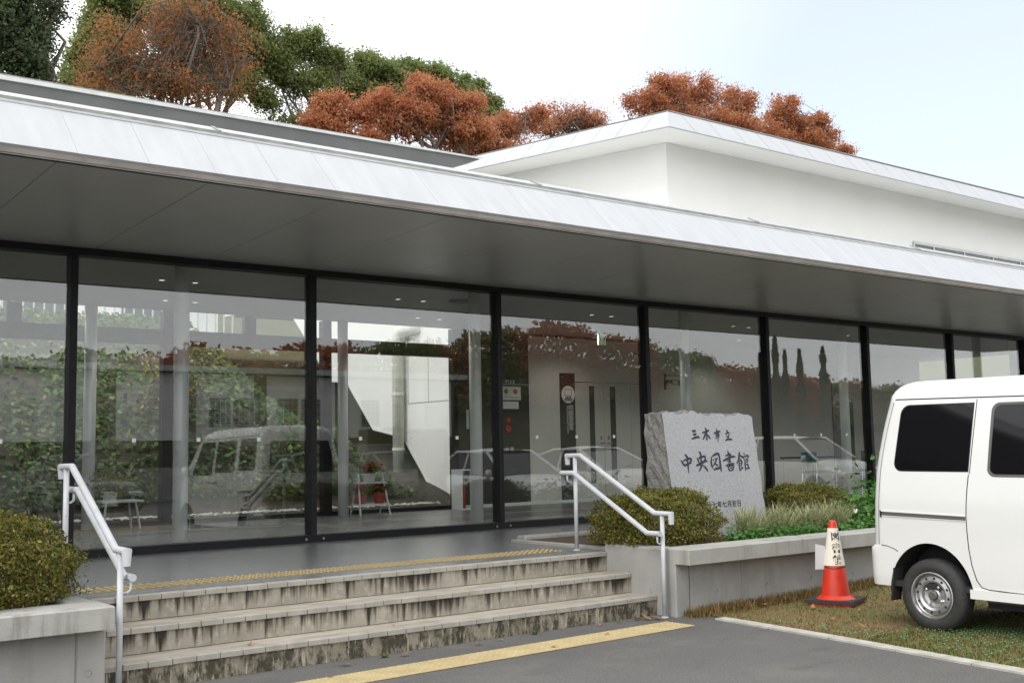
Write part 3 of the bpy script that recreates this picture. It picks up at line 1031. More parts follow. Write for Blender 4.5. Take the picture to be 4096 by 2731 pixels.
m = MB().lathe([(.0, -.03), (.05, -.03), (.062, -.02), (.062, 0), (.045, 0)], 20, axis='y').build('alarm_bell', M['red_print'], lib, loc=(8.52 - BX, YB - .041, 1.777))
MB().lathe([(0, -.05), (.022, -.045), (.034, -.02), (.036, 0)], 14, axis='y').build('alarm_lamp', M['glow_red'], lib, loc=(8.53 - BX, YB - .042, 1.93))
text_obj('hydrant_lettering', '消火栓', .085, M['white_print'], lib, (8.50 - BX, YB - .045, 1.41), (R(90), 0, 0), spacing=1.5)
lbox('switch_panel', M['white_print'], 8.20, 8.26, YB - .05, YB - .042, 2.14, 2.30)
lbox('route_sign', M['glow_green'], 8.17, 8.25, YB - .05, YB - .042, 1.52, 1.68)
lbox('thin_notice', M['trim_pale'], 7.66, 7.71, YB - .05, YB - .042, 1.78, 2.10)

# pale wall with the double door of the audiovisual room
lbox('room_wall', M['wall_grey'], 9.0, 10.06, YB - .045, YB + .2, T + .05, 3.385)
lbox('room_wall', M['wall_grey'], 10.06, 11.80, YB - .045, YB + .2, 2.62, 3.385)
lbox('room_wall', M['wall_grey'], 11.74, 11.80, YB - .045, YB + .2, T + .05, 2.619)
lbox('dark_reveal', M['panel_black'], 11.80, 11.97, YB - .02, YB + .2, T, 3.43)
lbox('room_wall', M['wall_grey'], 11.97, 18.05, YB - .045, YB + .2, T, 3.43)
lbox('dark_head', M['panel_black'], 9.0, 11.8, YB - .02, YB + .2, 3.386, 3.43)
def door_leaf(xa, xb, slit, hx):
    d = lbox('door_leaf', M['wall_grey'], xa + .004, xb - .004, YB - .02, YB + .03, T + .01, 2.612)
    MB().box(slit[0] - BX, slit[1] - BX, YB - .026, YB - .0205, .80, 2.55).build('door_window', M['window_dark'], d)
    MB().box(hx - .02 - BX, hx + .02 - BX, YB - .03, YB - .0205, 1.58, 1.65).build('door_lock', M['gutter_grey'], d)
    MB().tube([(hx - .06 - BX, YB - .06, 1.52), (hx + .06 - BX, YB - .06, 1.52)], .011, 8).build('door_handle', M['gutter_grey'], d)
door_leaf(10.06, 10.76, (10.41, 10.53), 10.68)
door_leaf(10.76, 11.44, (10.92, 11.05), 10.86)
lbox('door_side_panel', M['wall_grey'], 11.444, 11.738, YB - .02, YB + .03, T + .01, 2.612)

def room_sign(xa, xb, ic):
    s_ = lbox('room_sign', M['panel_black'], xa, xb, YB - .058, YB - .046, T + .02, 2.765)
    r = .155
    MB().lathe([(0, 0), (r, 0), (r, .003)], 32, axis='y').build('sign_disc', M['white_print'], s_, loc=(ic - BX, YB - .0625, 2.385))
    fr = MB()
    for (a, b_, c_, d) in ((-.085, .085, .10, .108), (-.085, .085, -.008, 0), (-.085, -.077, .0001, .0999), (.077, .085, .0001, .0999)):
        fr.box(a, b_, 0, .002, c_, d)
    fr.build('sign_screen', M['black_print'], s_, loc=(ic - BX, YB - .066, 2.37))
    hd = MB()
    for row, n_, zz in ((0, 4, -.045), (1, 5, -.085)):
        for q in range(n_):
            hd.lathe([(0, 0), (.013, 0)], 8, c=((q - (n_ - 1) / 2) * .036, 0, zz), axis='y', cap=False)
            hd.box((q - (n_ - 1) / 2) * .036 - .014, (q - (n_ - 1) / 2) * .036 + .014, 0, .001, zz - .03, zz - .014)
    hd.build('sign_heads', M['black_print'], s_, loc=(ic - BX, YB - .066, 2.385))
    text_obj('sign_lettering', '視聴覚室', .125, M['white_print'], s_, (ic + .055 - BX, YB - .061, 2.10), (R(90), 0, 0), vertical=True, spacing=.88)
    text_obj('sign_small_lettering', 'Audiovisual room', .068, M['white_print'], s_, (ic - .04 - BX, YB - .061, 2.19), (R(90), R(90), 0), align='LEFT')
room_sign(9.69, 10.04, 9.875)
room_sign(17.50, 17.82, 17.68)
lbox('room_wall', M['wall_grey'], 18.05, 21, YB - .02, YB + .2, 2.60, 3.43)
lbox('door_leaf', M['wall_grey'], 18.05, 18.9, YB - .015, YB + .03, T, 2.59)
lbox('door_window', M['window_dark'], 18.18, 18.30, YB - .021, YB - .0155, .85, 2.5)
lbox('room_wall', M['wall_grey'], 18.9, 21, YB - .02, YB + .2, T, 2.59)
lbox('wall_lamp', M['white_print'], 17.58, 18.0, YB - .25, YB - .046, 2.80, 3.02)
# projecting name sign on the wall
ps = lbox('hanging_sign', M['panel_black'], 12.05, 12.075, YB - .34, YB - .30, 2.50, 2.80)
MB().box(12.076 - BX, 12.50 - BX, YB - .325, YB - .315, 2.765, 2.775).build('sign_bar', M['panel_black'], ps)
text_obj('hanging_sign_lettering', '視聴覚室', .11, M['panel_black'], ps, (12.29 - BX, YB - .322, 2.60), (R(90), 0, 0), spacing=.98, bold=.004)
# exit sign hung from the ceiling
ex = lbox('exit_sign', M['glow_green'], 9.68, 9.84, 3.38, 3.42, 3.17, 3.36)
MB().box(9.755 - BX, 9.765 - BX, 3.395, 3.405, 3.361, 3.43).build('sign_rod', M['gutter_grey'], ex)
a_ = MB()
for sx in (-1, 1):
    a_.tube([(sx * .03, 0, .03), (sx * .055, 0, .0), (sx * .03, 0, -.03)], .005, 4)
a_.build('sign_arrows', M['black_print'], ex, loc=(9.76 - BX, 3.378, 3.275))

# ------------------------------------------------------------------ lobby furniture
def stand(x, y):
    e = empty('plant_stand', (x, y, T), R(-8), label='white two-tier folding plant stand by the rear glass', cat='plant stand')
    for s_ in (-1, 1):
        MB().tube([(s_ * .24, -.20, 0), (s_ * .19, .0, .62)], .014, 6).build('leg', M['white_paint'], e)
        MB().tube([(s_ * .24, .20, 0), (s_ * .19, .0, .62)], .014, 6).build('leg', M['white_paint'], e)
    P_box('shelf', M['white_paint'], e, -.25, .25, -.16, .16, .15, .17)
    P_box('shelf', M['white_paint'], e, -.24, .24, -.10, .10, .47, .49)
    return e
stand(5.58, 4.05)
def pot(x, y, z, r, h, mt, label, flower, n=160, spread=.16):
    e = empty('potted_plant', (x, y, z), label=label, cat='potted plant', group='pot plants in the lobby')
    MB().lathe([(0, .0), (r * .72, 0), (r, h * .86), (r * 1.07, h * .86), (r * 1.07, h), (r * .95, h), (r * .9, h * .9), (0, h * .88)], 18).build('pot', mt, e, smooth=False)
    c = RNG.normal(size=(n, 3)) * (spread * .5, spread * .5, spread * .28) + (0, 0, h + spread * .42)
    d, u = frames(rand_dirs(n))
    card_mesh('leaves', c, d, u, LEAF, RNG.uniform(.05, .09, n), M['boxwood'], e)
    if flower:
        k_ = 60
        c = RNG.normal(size=(k_, 3)) * (spread * .4, spread * .4, spread * .15) + (0, 0, h + spread * .8)
        d, u = frames(rand_dirs(k_))
        card_mesh('flowers', c, d, u, LEAF, RNG.uniform(.04, .06, k_), M[flower], e)
pot(5.55, 4.04, T + .491, .11, .13, M['pot_pale'], 'pale pot of red flowers on the stand\'s upper shelf', 'petal_red')
pot(5.72, 4.02, T + .171, .10, .16, M['pot_red'], 'red-brown flower pot on the stand\'s lower shelf, right', 'petal_red', 90, .12)
pot(5.42, 4.06, T + .171, .09, .15, M['pot_red'], 'red flower pot on the stand\'s lower shelf, left', 'petal_red', 90, .12)
tb = empty('side_table', (1.83, 4.12, T), label='small white table with a trailing plant in the lobby', cat='table')
P_box('table_top', M['white_paint'], tb, -.27, .27, -.2, .2, .345, .37)
for sx in (-1, 1):
    for sy in (-1, 1):
        MB().tube([(sx * .24, sy * .17, 0), (sx * .19, sy * .13, .345)], .014, 6).build('leg', M['white_paint'], tb)
pot(1.72, 4.10, T + .371, .10, .12, M['pot_pale'], 'leafy dark plant on the small white table', None, 260, .24)
# fire extinguisher in its open box
fx = empty('extinguisher_box', (7.42, 4.18, T), label='pale open box for a fire extinguisher beside the column', cat='box')
MB().box(-.17, -.15, -.14, .14, 0, .64).box(-.15, .0, .12, .14, 0, .64).box(-.15, .0, -.14, .12, .62, .64).box(-.15, 0, -.14, .12, 0, .02).build('cabinet', M['column_white'], fx)
P_box('front_panel', M['column_white'], fx, .001, .19, -.15, -.13, 0, .64)
text_obj('box_lettering', '消火器', .06, M['red_print'], fx, (.09, -.153, .55), (R(90), 0, 0))
xt = empty('fire_extinguisher', (7.34, 4.16, T + .021), label='red fire extinguisher standing in the pale box', cat='extinguisher')
MB().lathe([(0, 0), (.05, 0), (.055, .01), (.055, .34), (.04, .38), (.015, .40), (.015, .43), (0, .43)], 18).build('cylinder', M['red_print'], xt, smooth=True)
MB().tube([(0, 0, .43), (.02, -.03, .47), (.05, -.05, .45)], .008, 6).tube([(0, 0, .42), (-.05, -.02, .36), (-.058, -.02, .2)], .007, 6).build('hose', M['black_print'], xt)
# table and chairs behind the right panes
def chair(x, y, rz, label):
    e = empty('lobby_chair', (x, y, T), rz, label=label, cat='chair', group='blue chairs in the lobby')
    m = MB(); m.bevbox(-.21, .21, -.21, .21, .42, .455, .01); m.build('seat', M['teal_seat'], e)
    m = MB(); m.bevbox(-.2, .2, .19, .215, .60, .80, .008); m.build('backrest', M['teal_seat'], e)
    for sx in (-1, 1):
        MB().tube([(sx * .19, -.2, 0), (sx * .19, -.17, .42)], .011, 6).build('leg', M['chrome'], e)
        MB().tube([(sx * .19, .24, 0), (sx * .19, .2, .42), (sx * .19, .2, .79)], .011, 6).build('leg', M['chrome'], e)
chair(14.05, 2.3, R(80), 'teal chair beside the dark lobby table, nearer the stone')
chair(15.25, 2.2, R(-100), 'teal chair beside the dark lobby table, nearer the van')
lt = empty('lobby_table', (14.6, 2.9, T), label='dark topped lobby table with thin metal legs behind the glass', cat='table')
P_box('table_top', M['panel_black'], lt, -.5, .5, -.3, .3, .68, .71)
for sx in (-1, 1):
    for sy in (-1, 1):
        MB().tube([(sx * .46, sy * .26, 0), (sx * .46, sy * .26, .68)], .014, 6).build('leg', M['chrome'], lt)

# ------------------------------------------------------------------ drain pipe in the courtyard
dp = empty('drain_pipe', (7.85, 6.87, .5), label='thick pale drain pipe with an elbow on the white courtyard wall', cat='pipe')
MB().tube([(.0, 0, .02), (0, 0, 2.98), (.0, -.02, 3.09), (.03, -.10, 3.15), (.05, -.3, 3.16), (.06, -.55, 3.17)], .105, 16).build('pipe', M['pale_pipe'], dp, smooth=True)
for zz in (.95, 1.95, 2.9):
    MB().lathe([(.106, 0), (.118, .004), (.118, .05), (.106, .054)], 16, c=(0, 0, zz), cap=False).build('pipe_collar', M['pale_pipe'], dp)
    MB().box(.0, .15, -.015, .015, zz + .01, zz + .035).build('pipe_bracket', M['gutter_grey'], dp)

# ------------------------------------------------------------------ courtyard and hill behind
def bank_z(x, y):
    t_ = max(0.0, min(1.0, (y - 5.15) / 4.3))
    f = max(0.0, min(1.0, (7.4 - x) / 2.6))
    base = .56 + 3.3 * (t_ ** .8) * (.32 + .68 * f)
    bump_ = .75 * math.exp(-((x - 3.6) / 1.2) ** 2 - ((y - 6.3) / .8) ** 2) + .55 * math.exp(-((x - 5.9) / .7) ** 2 - ((y - 5.95) / .6) ** 2)
    return base + (bump_ if y > 5.1 else 0)
nx, ny = 60, 40
V = []; F = []
for j in range(ny + 1):
    for i in range(nx + 1):
        x = -12 + 22.0 * i / nx; y = 4.62 + 9.0 * (j / ny) ** 1.3
        V.append((x, y, bank_z(x, y) if y > 5.1 else .545))
for j in range(ny):
    for i in range(nx):
        a = j * (nx + 1) + i
        F.append((a, a + 1, a + nx + 2, a + nx + 1))
tag(from_arrays('courtyard_bank', V, F, M['dark_earth'], smooth=True), kind='structure')
# ivy over the bank
n = 34000
xs_ = RNG.uniform(-6, 7.2, n); ys_ = 5.2 + 6.0 * RNG.random(n) ** 1.4
keep = []
for i in range(n):
    x, y = xs_[i], ys_[i]
    cov = 0.9 if x < 5.6 else max(0.0, (7.2 - x) / 1.5)
    if y > 8 and x > 5.5: cov = 0.45
    gap = math.sin(x * 2.3 + y * 1.1) * math.sin(y * 2.9 - x * .7)
    if RNG.random() < cov * (1.0 if gap > -.35 or y < 5.7 else .3): keep.append((x, y))
C_ = np.array([(x, y, bank_z(x, y) + RNG.uniform(.02, .16)) for x, y in keep])
nr = np.array([(0.0, -.75, .65)]) + RNG.normal(size=(len(C_), 3)) * .38
nr /= np.linalg.norm(nr, axis=1)[:, None]
D_, U_ = frames(nr)
tag(card_mesh('ivy', C_, D_, U_, IVY, RNG.uniform(.045, .105, len(C_)), M['ivy']), 'dense green ivy spreading over the courtyard bank', 'ivy', kind='stuff')
# white pebbles at the foot of the glass
pb = MB()
ico = [(0, 0, 1), (.9, 0, .3), (.28, .86, .3), (-.73, .53, .3), (-.73, -.53, .3), (.28, -.86, .3), (0, 0, -.4)]
for k in range(900):
    x, y = random.uniform(-1.5, 7.4), random.uniform(4.66, 5.18)
    r = random.uniform(.018, .036); w = random.uniform(0, 6.28)
    pb.add([(x + r * (v[0] * math.cos(w) - v[1] * math.sin(w)) * 1.2, y + r * (v[0] * math.sin(w) + v[1] * math.cos(w)), 0.562 + r * v[2] * .7 + random.uniform(0, .02)) for v in ico],
           [(0, 1, 2), (0, 2, 3), (0, 3, 4), (0, 4, 5), (0, 5, 1), (6, 2, 1), (6, 3, 2), (6, 4, 3), (6, 5, 4), (6, 1, 5)])
tag(pb.build('pebbles', M['gravel_white']), 'white pebbles along the foot of the courtyard glass', 'pebbles', kind='stuff')

# terrain: wooded hill behind
def hill_z(x, y):
    a = max(0.0, min(1.0, (y - 11) / 22))
    return 3.3 + 5.2 * a * a * (3 - 2 * a) + max(0, (x - 18)) * .06 * a
V = []; F = []
nx, ny = 40, 24
for j in range(ny + 1):
    for i in range(nx + 1):
        x = -40 + 130 * i / nx; y = 13.0 + 60 * (j / ny) ** 1.3
        V.append((x, y, hill_z(x, y) if j else -1.0))
for j in range(ny):
    for i in range(nx):
        a = j * (nx + 1) + i
        F.append((a, a + 1, a + nx + 2, a + nx + 1))
tag(from_arrays('hillside', V, F, M['hill_ground'], smooth=True), kind='structure')
# white building with balcony rail seen above the bank
hb = empty('rear_house', (3.0, 13.5, 3.0), label='white building with a balcony rail glimpsed above the ivy bank', cat='building')
P_box('wall', M['house_cream'], hb, -6, 4.2, 0, 4, 0, 2.2)
P_box('balcony_floor', M['white_paint'], hb, -6.1, 4.3, -.9, 0, .9, 1.0)
P_box('rail_top', M['white_paint'], hb, -6.1, 4.3, -.9, -.86, 1.75, 1.8)
for k in range(52):
    o = MB().box(0, .03, -.89, -.87, 1.0, 1.75).build('rail_bar', M['white_paint'], hb, loc=(-6.05 + k * .2, 0, 0)) if k == 0 else place(o, (-6.05 + k * .2, 0, 0))
for k in range(4):
    P_box('window', M['window_dark'], hb, -5.2 + k * 2.4, -3.9 + k * 2.4, -.02, -.001, 1.1, 2.0)
# ================================================================== planters
def planter(label, mirror, xa, xb, yb):
    """concrete trough with a heavy rim overhanging the front; xa is the end beside the steps"""
    e = empty('planter', (xa, -4.05, 0), label=label, cat='planter', group='concrete planters beside the steps')
    s_ = -1 if mirror else 1
    Ln = abs(xb - xa)
    def bx_(name, mt, x0, x1, y0, y1, z0, z1, b=.012):
        a, c = sorted((s_ * x0, s_ * x1))
        m = MB(); m.bevbox(a, c, y0, y1, z0, z1, b)
        return m.build(name, mt, e)
    bx_('end_wall', M['concrete'], 0, .17, .0, .86, 0, .555)
    bx_('low_edge', M['concrete'], .10, .17, .861, yb + 4.05, .3, .515, .006)
    # front wall in cast panels with open joints
    x = .171
    k = 0
    while x < Ln - .01:
        w = min(1.27 if k else .65, Ln - x)
        p = bx_('wall_panel', M['concrete'], x + (.0 if mirror and k == 0 else .003), x + w - .003, .002 if not mirror else .0005, .16, 0, .44, .004)
        for hx in ([.32] if k == 0 else [.318, .953]):
            if hx < w - .05:
                MB().lathe([(.020, -.001), (.017, .006), (.0, .006)], 14, axis='y', cap=False).build('form_hole', M['gap_dark'], p, loc=(s_ * (x + hx), .0005, .178))
                MB().lathe([(.026, 0), (.019, -.003), (.019, .0)], 14, axis='y', cap=False).build('form_ring', M['concrete_rim'], p, loc=(s_ * (x + hx), .0012, .178))
        x += w
        k += 1
    if mirror:
        MB().lathe([(.020, -.001), (.017, .006), (.0, .006)], 14, axis='y', cap=False).build('form_hole', M['gap_dark'], e, loc=(-.098, -.0008, .176))
    else:
        MB().lathe([(.020, -.001), (.017, .006), (.0, .006)], 14, axis='x', cap=False).build('form_hole', M['gap_dark'], e, loc=(-.0008, .276, .192))
    bx_('wall_core', M['gap_dark'], .172, Ln, .03, .15, .0, .43)
    # rim stones
    x = .0
    while x < Ln - .01:
        w = min(1.9, Ln - x)
        bx_('rim', M['concrete_rim'], x + .0015, x + w - .0015, -.16, .165, .432, .5585, .008)
        x += w
    bx_('rear_wall', M['concrete'], .171, Ln, yb + 3.9, yb + 4.05, .2, .55)
    bx_('soil', M['soil'], .168, Ln, .16, yb + 3.91, .3, .515)
    return e
planter('concrete planter right of the steps, holding the name stone', False, 3.684, 11.0, -1.7)
planter('concrete planter left of the steps, holding one round bush', True, -0.972, -9.0, -1.9)

# ================================================================== name stone
NS = Vector((5.415, -2.87, .50))
stone = empty('name_stone', NS, label='grey granite name stone with brushed dark characters among the shrubs', cat='stone')
def fy(z): return -2.903 - .137 * (1.737 - z)
nu, nv = 26, 20
def srow(z): return fy(z)
# front face
V = []; F = []
for j in range(nv + 1):
    for i in range(nu + 1):
        x = 4.752 + (6.078 - 4.752) * i / nu
        zt = 1.722 + .014 * math.sin(i * .9) + .010 * math.sin(i * 2.3 + 1) + .022 * math.exp(-((i - 7) / 4) ** 2)
        z = .45 + (zt - .45) * j / nv
        xx = x + (.006 * math.sin(z * 19) if i == nu else (.004 * math.sin(z * 23 + 2) if i == 0 else 0))
        V.append((xx - NS.x, fy(z) - NS.y, z - NS.z))
for j in range(nv):
    for i in range(nu):
        a = j * (nu + 1) + i
        F.append((a, a + 1, a + nu + 2, a + nu + 1))
from_arrays('front_face', V, F, M['granite'], stone)
front = list(V)
# rough split sides, top and back
def rgh(a, b_, s_):
    v = math.sin(a * 7.1 + b_ * 5.3 + s_) * .5 + math.sin(a * 15.7 - b_ * 11.2 + 2 * s_) * .3 + math.sin(a * 33 + b_ * 29 + s_ * 3) * .2
    return v * .018
def backy(z): return -2.675 + .02 * (z - 1.0)
nd = 8
def side(edge, s_, name):
    V = []; F = []
    for j in range(nv + 1):
        fx_, fy_, fz_ = front[j * (nu + 1) + edge]
        for i in range(nd + 1):
            f = i / nd
            y = (fy_ + NS.y) * (1 - f) + backy(fz_ + NS.z) * f
            r = rgh(y * 3, fz_ * 3, s_) if 0 < i else 0
            V.append((fx_ + r * (1 if s_ else 1), y - NS.y, fz_))
    for j in range(nv):
        for i in range(nd):
            a = j * (nd + 1) + i
            F.append((a, a + nd + 1, a + nd + 2, a + 1) if edge == 0 else (a, a + 1, a + nd + 2, a + nd + 1))
    return V, F
Vl, Fl = side(0, 1.0, 'l')
Vr, Fr = side(nu, 4.0, 'r')
V = []; F = []
for i in range(nu + 1):
    fx_, fy_, fz_ = front[nv * (nu + 1) + i]
    for q in range(nd + 1):
        f = q / nd
        y = (fy_ + NS.y) * (1 - f) + backy(fz_ + NS.z) * f
        V.append((fx_ if 0 < i < nu else (Vl if i == 0 else Vr)[nv * (nd + 1) + q][0], y - NS.y, fz_ + (rgh(fx_ * 3, y * 3, 7) if q else 0) * (1 if 0 < i < nu else 0)))
for i in range(nu):
    for q in range(nd):
        a = i * (nd + 1) + q
        F.append((a, a + nd + 1, a + nd + 2, a + 1))
m = MB().add(Vl, Fl).add(Vr, Fr).add(V, F)
m.box(4.80 - NS.x, 6.04 - NS.x, -2.74 - NS.y, -2.69 - NS.y, -.05, 1.19)
m.build('rough_sides', M['granite_rough'], stone)
# brush strokes: (x mm along the face, z mm, width mm)
STROKES = [[(394,1555,12),(422,1556,19),(443,1559,16)],[(401,1520,12),(424,1522,18),(449,1528,12)],[(373,1477,10),(420,1489,16),(464,1497,16),(489,1492,12)],[(535,1538,8),(577,1546,15),(634,1560,18)],[(585,1588,10),(599,1569,16),(600,1540,15),(597,1498,14),(596,1460,8)],[(590,1540,15),(561,1498,14),(530,1469,7)],[(597,1527,8),(623,1504,15),(642,1477,13)],[(580,1485,6),(591,1469,8)],[(751,1575,10),(761,1554,16)],[(703,1527,8),(748,1543,15),(806,1551,13)],[(743,1526,11),(736,1501,12),(728,1478,9)],[(743,1520,8),(776,1528,11),(780,1511,11),(768,1490,9)],[(761,1547,12),(762,1505,13),(750,1438,4)],[(899,1564,10),(918,1549,15)],[(878,1524,8),(909,1534,13),(942,1536,12)],[(895,1513,10),(900,1492,12)],[(934,1519,9),(920,1498,12),(906,1475,9)],[(864,1458,9),(908,1471,15),(967,1467,13)],[(180,1269,9),(201,1240,16),(223,1218,16)],[(205,1261,9),(273,1280,16),(320,1283,17),(323,1264,14),(296,1251,10)],[(223,1218,14),(269,1231,13),(322,1246,11)],[(246,1325,12),(271,1300,20),(269,1263,18),(269,1215,16),(266,1142,4)],[(411,1291,9),(422,1269,16),(432,1248,15)],[(434,1285,10),(491,1300,16),(527,1302,16),(529,1279,16),(513,1263,13)],[(387,1214,12),(441,1229,20),(505,1251,18),(554,1258,13)],[(456,1350,14),(471,1321,19),(465,1276,18),(466,1235,18),(448,1190,16),(408,1155,5)],[(480,1218,9),(517,1189,16),(543,1157,12)],[(624,1298,9),(611,1249,17),(611,1207,17),(622,1184,7)],[(636,1300,10),(683,1320,17),(728,1325,19),(740,1296,18),(739,1246,19),(737,1192,20),(740,1146,9)],[(631,1168,10),(672,1177,16),(736,1188,16)],[(640,1273,8),(652,1258,12)],[(670,1285,7),(682,1270,12)],[(708,1288,10),(682,1255,13),(651,1223,11),(629,1203,5)],[(648,1235,8),(681,1218,14),(703,1205,12)],[(873,1351,11),(884,1327,17),(887,1285,13),(885,1243,13)],[(835,1303,10),(887,1315,16),(913,1318,13),(908,1293,10)],[(787,1253,11),(854,1273,17),(933,1293,16),(977,1292,11)],[(849,1250,7),(901,1262,12)],[(858,1235,7),(904,1243,11)],[(820,1203,11),(879,1216,16),(948,1222,13)],[(846,1194,9),(856,1168,14),(865,1149,10)],[(855,1192,9),(914,1205,14),(931,1196,14),(920,1171,13),(909,1153,9)],[(873,1174,7),(909,1180,10)],[(866,1154,9),(910,1157,11)],[(1051,1340,13),(1045,1312,18),(1026,1266,16),(987,1218,8)],[(1051,1308,9),(1085,1288,16),(1090,1284,11)],[(1042,1270,7),(1057,1261,11)],[(1031,1245,8),(1021,1198,13),(1023,1150,12)],[(1034,1245,8),(1067,1252,12),(1068,1227,12),(1057,1204,9)],[(1033,1226,6),(1062,1229,9)],[(1028,1202,6),(1061,1206,9)],[(1030,1156,9),(1056,1172,11),(1077,1180,9)],[(1044,1189,7),(1073,1176,8)],[(1116,1326,9),(1125,1311,13)],[(1100,1298,8),(1103,1281,13),(1112,1264,9)],[(1110,1286,9),(1165,1300,13),(1185,1291,12),(1160,1276,6)],[(1120,1260,9),(1112,1205,14),(1109,1148,9)],[(1126,1256,8),(1160,1263,12),(1159,1242,11),(1136,1230,7)],[(1120,1228,5),(1153,1234,8)],[(1118,1205,8),(1158,1212,11),(1154,1191,11),(1170,1178,8)],[(1109,1165,8),(1143,1170,11),(1179,1176,9)]]
SKEW = math.atan(.137)
def inscribe(strokes):
    m = MB()
    lift = 0
    for st in strokes:
        P_ = [(4.75 + x / 1000, z / 1000, w / 1000) for x, z, w in st]
        Q = []
        for i in range(len(P_) - 1):       # smooth the stroke
            p0 = P_[max(0, i - 1)]; p1 = P_[i]; p2 = P_[i + 1]; p3 = P_[min(len(P_) - 1, i + 2)]
            for s_ in range(6):
                t_ = s_ / 6
                Q.append(tuple(.5 * ((2 * b1) + (-a0 + c2) * t_ + (2 * a0 - 5 * b1 + 4 * c2 - d3) * t_ ** 2 + (-a0 + 3 * b1 - 3 * c2 + d3) * t_ ** 3) for a0, b1, c2, d3 in zip(p0, p1, p2, p3)))
        Q.append(P_[-1])
        Lf = []; Rg = []
        for i, q in enumerate(Q):
            a = Q[max(0, i - 1)]; b_ = Q[min(len(Q) - 1, i + 1)]
            dx, dz = b_[0] - a[0], b_[1] - a[1]
            ln = math.hypot(dx, dz) or 1
            nx_, nz_ = -dz / ln, dx / ln
            w = q[2] * .72
            Lf.append((q[0] + nx_ * w, q[1] + nz_ * w)); Rg.append((q[0] - nx_ * w, q[1] - nz_ * w))
        d = .0015 + .00004 * lift
        lift += 1
        V = []
        for (x, z) in Lf + Rg:
            V.append((x - NS.x, fy(z) - d - NS.y, z - NS.z))
        n = len(Q)
        # rounded start
        s0 = Q[0]; s1 = Q[1]
        ln = math.hypot(s1[0] - s0[0], s1[1] - s0[1]) or 1
        tip = (s0[0] - (s1[0] - s0[0]) / ln * s0[2] * .45, s0[1] - (s1[1] - s0[1]) / ln * s0[2] * .45)
        e0 = Q[-1]; e1 = Q[-2]
        ln = math.hypot(e1[0] - e0[0], e1[1] - e0[1]) or 1
        tip2 = (e0[0] - (e1[0] - e0[0]) / ln * e0[2] * .45, e0[1] - (e1[1] - e0[1]) / ln * e0[2] * .45)
        for (x, z) in (tip, tip2): V.append((x - NS.x, fy(z) - d - NS.y, z - NS.z))
        F = [(i, n + i, n + i + 1, i + 1) for i in range(n - 1)] + [(0, 2 * n, n), (n - 1, 2 * n - 1, 2 * n + 1)]
        m.add(V, F)
    return m.build('character', M['ink'], stone)
for a_i, b_i in ((0, 3), (3, 8), (8, 13), (13, 18), (18, 22), (22, 27), (27, 34), (34, 44), (44, 61)):   # one part for each character
    inscribe(STROKES[a_i:b_i])
ds = text_obj('date_lettering', '平成二十七年七月吉日', .07, M['ink'], stone, (5.36 - NS.x, fy(.80) - .003 - NS.y, .80 - NS.z), (R(90) - SKEW, 0, 0), spacing=1.07, bold=.0012)

# ================================================================== handrails
def handrail(label, X, inner, ys=-2.975):
    e = empty('handrail', (X, -3.45, 0), label=label, cat='handrail', group='handrails at the two ends of the steps')
    def L_(p): return (p[0], p[1] + 3.45, p[2])
    for (y, z0, z1) in ((-2.90, T, 1.325), (-3.985, 0.0, .84)):
        MB().tube([L_((0, y, z0)), L_((0, y, z1))], .0185, 12).build('post', M['white_paint'], e, smooth=True)
        MB().lathe([(.019, 0), (.032, .0), (.032, .006), (.019, .01)], 14, c=L_((0, y, z0)), cap=False).build('post_collar', M['white_paint'], e)
    MB().tube([L_(p) for p in ((0, -2.795, 1.255), (0, -2.795, 1.338), (0, ys, 1.338), (0, -3.90, .848), (0, -4.09, .848), (0, -4.09, .762))], .022, 12).build('upper_rail', M['white_paint'], e, auto=True)
    ix = inner * .062
    MB().tube([L_(p) for p in ((ix, -2.78, 1.182), (ix, -2.95, 1.182), (ix, -3.87, .686), (ix, -4.02, .686))], .022, 12).build('lower_rail', M['white_paint'], e, auto=True)
    for (y, z) in ((-2.86, 1.182), (-3.985, .686)):
        MB().tube([L_((0, y, z - .085)), L_((ix * .7, y, z - .085)), L_((ix, y, z - .07)), L_((ix, y, z - .02))], .0075, 8).build('bracket', M['white_paint'], e, smooth=True)
        MB().lathe([(.0, -.0), (.023, 0), (.023, .001)], 12, c=L_((ix, -2.779 if y > -3 else -4.021, z)), axis='y').build('rail_cap', M['white_paint'], e)
    return e
handrail('white double handrail at the right end of the steps', 3.615, -1)
handrail('white double handrail at the left end of the steps', -0.875, 1, -3.02)

# ================================================================== traffic cone
cone = empty('traffic_cone', (5.17, -4.53, 0.012), R(20), label='red traffic cone with a white lettered sleeve beside the van', cat='traffic cone')
P_ = [(.17, .03), (.168, .05), (.15, .058), (.132, .075), (.125, .08), (.034, .70), (.030, .712), (.018, .72), (0, .722)]
MB().lathe(P_, 32).build('cone_body', M['cone_red'], cone, auto=True)
m = MB(); m.bevbox(-.19, .19, -.19, .19, 0, .03, .012); m.build('cone_foot', M['cone_red'], cone)
m = MB()
for (a, b_, c_, d) in ((-.21, .21, -.21, -.172), (-.21, .21, .172, .21), (-.21, -.172, -.171, .171), (.172, .21, -.171, .171)):
    m.box(a, b_, c_, d, .022, .05)
m.lathe([(.20, .051), (.172, .052), (.172, .03)], 24, cap=False)
m.box(-.2095, .2095, -.2095, .2095, .0305, .0495)
m.build('weight_ring', M['rubber'], cone)
def cr(z): return .125 + (.034 - .125) * (z - .08) / .62
sl = MB().lathe([(cr(.335) + .004, .335), (cr(.655) + .004, .655)], 32, cap=False).build('sleeve', M['sleeve'], cone, smooth=True)
fa = math.atan2(CAM_POS.y + 4.53, CAM_POS.x - 5.17) - R(20) + R(22)
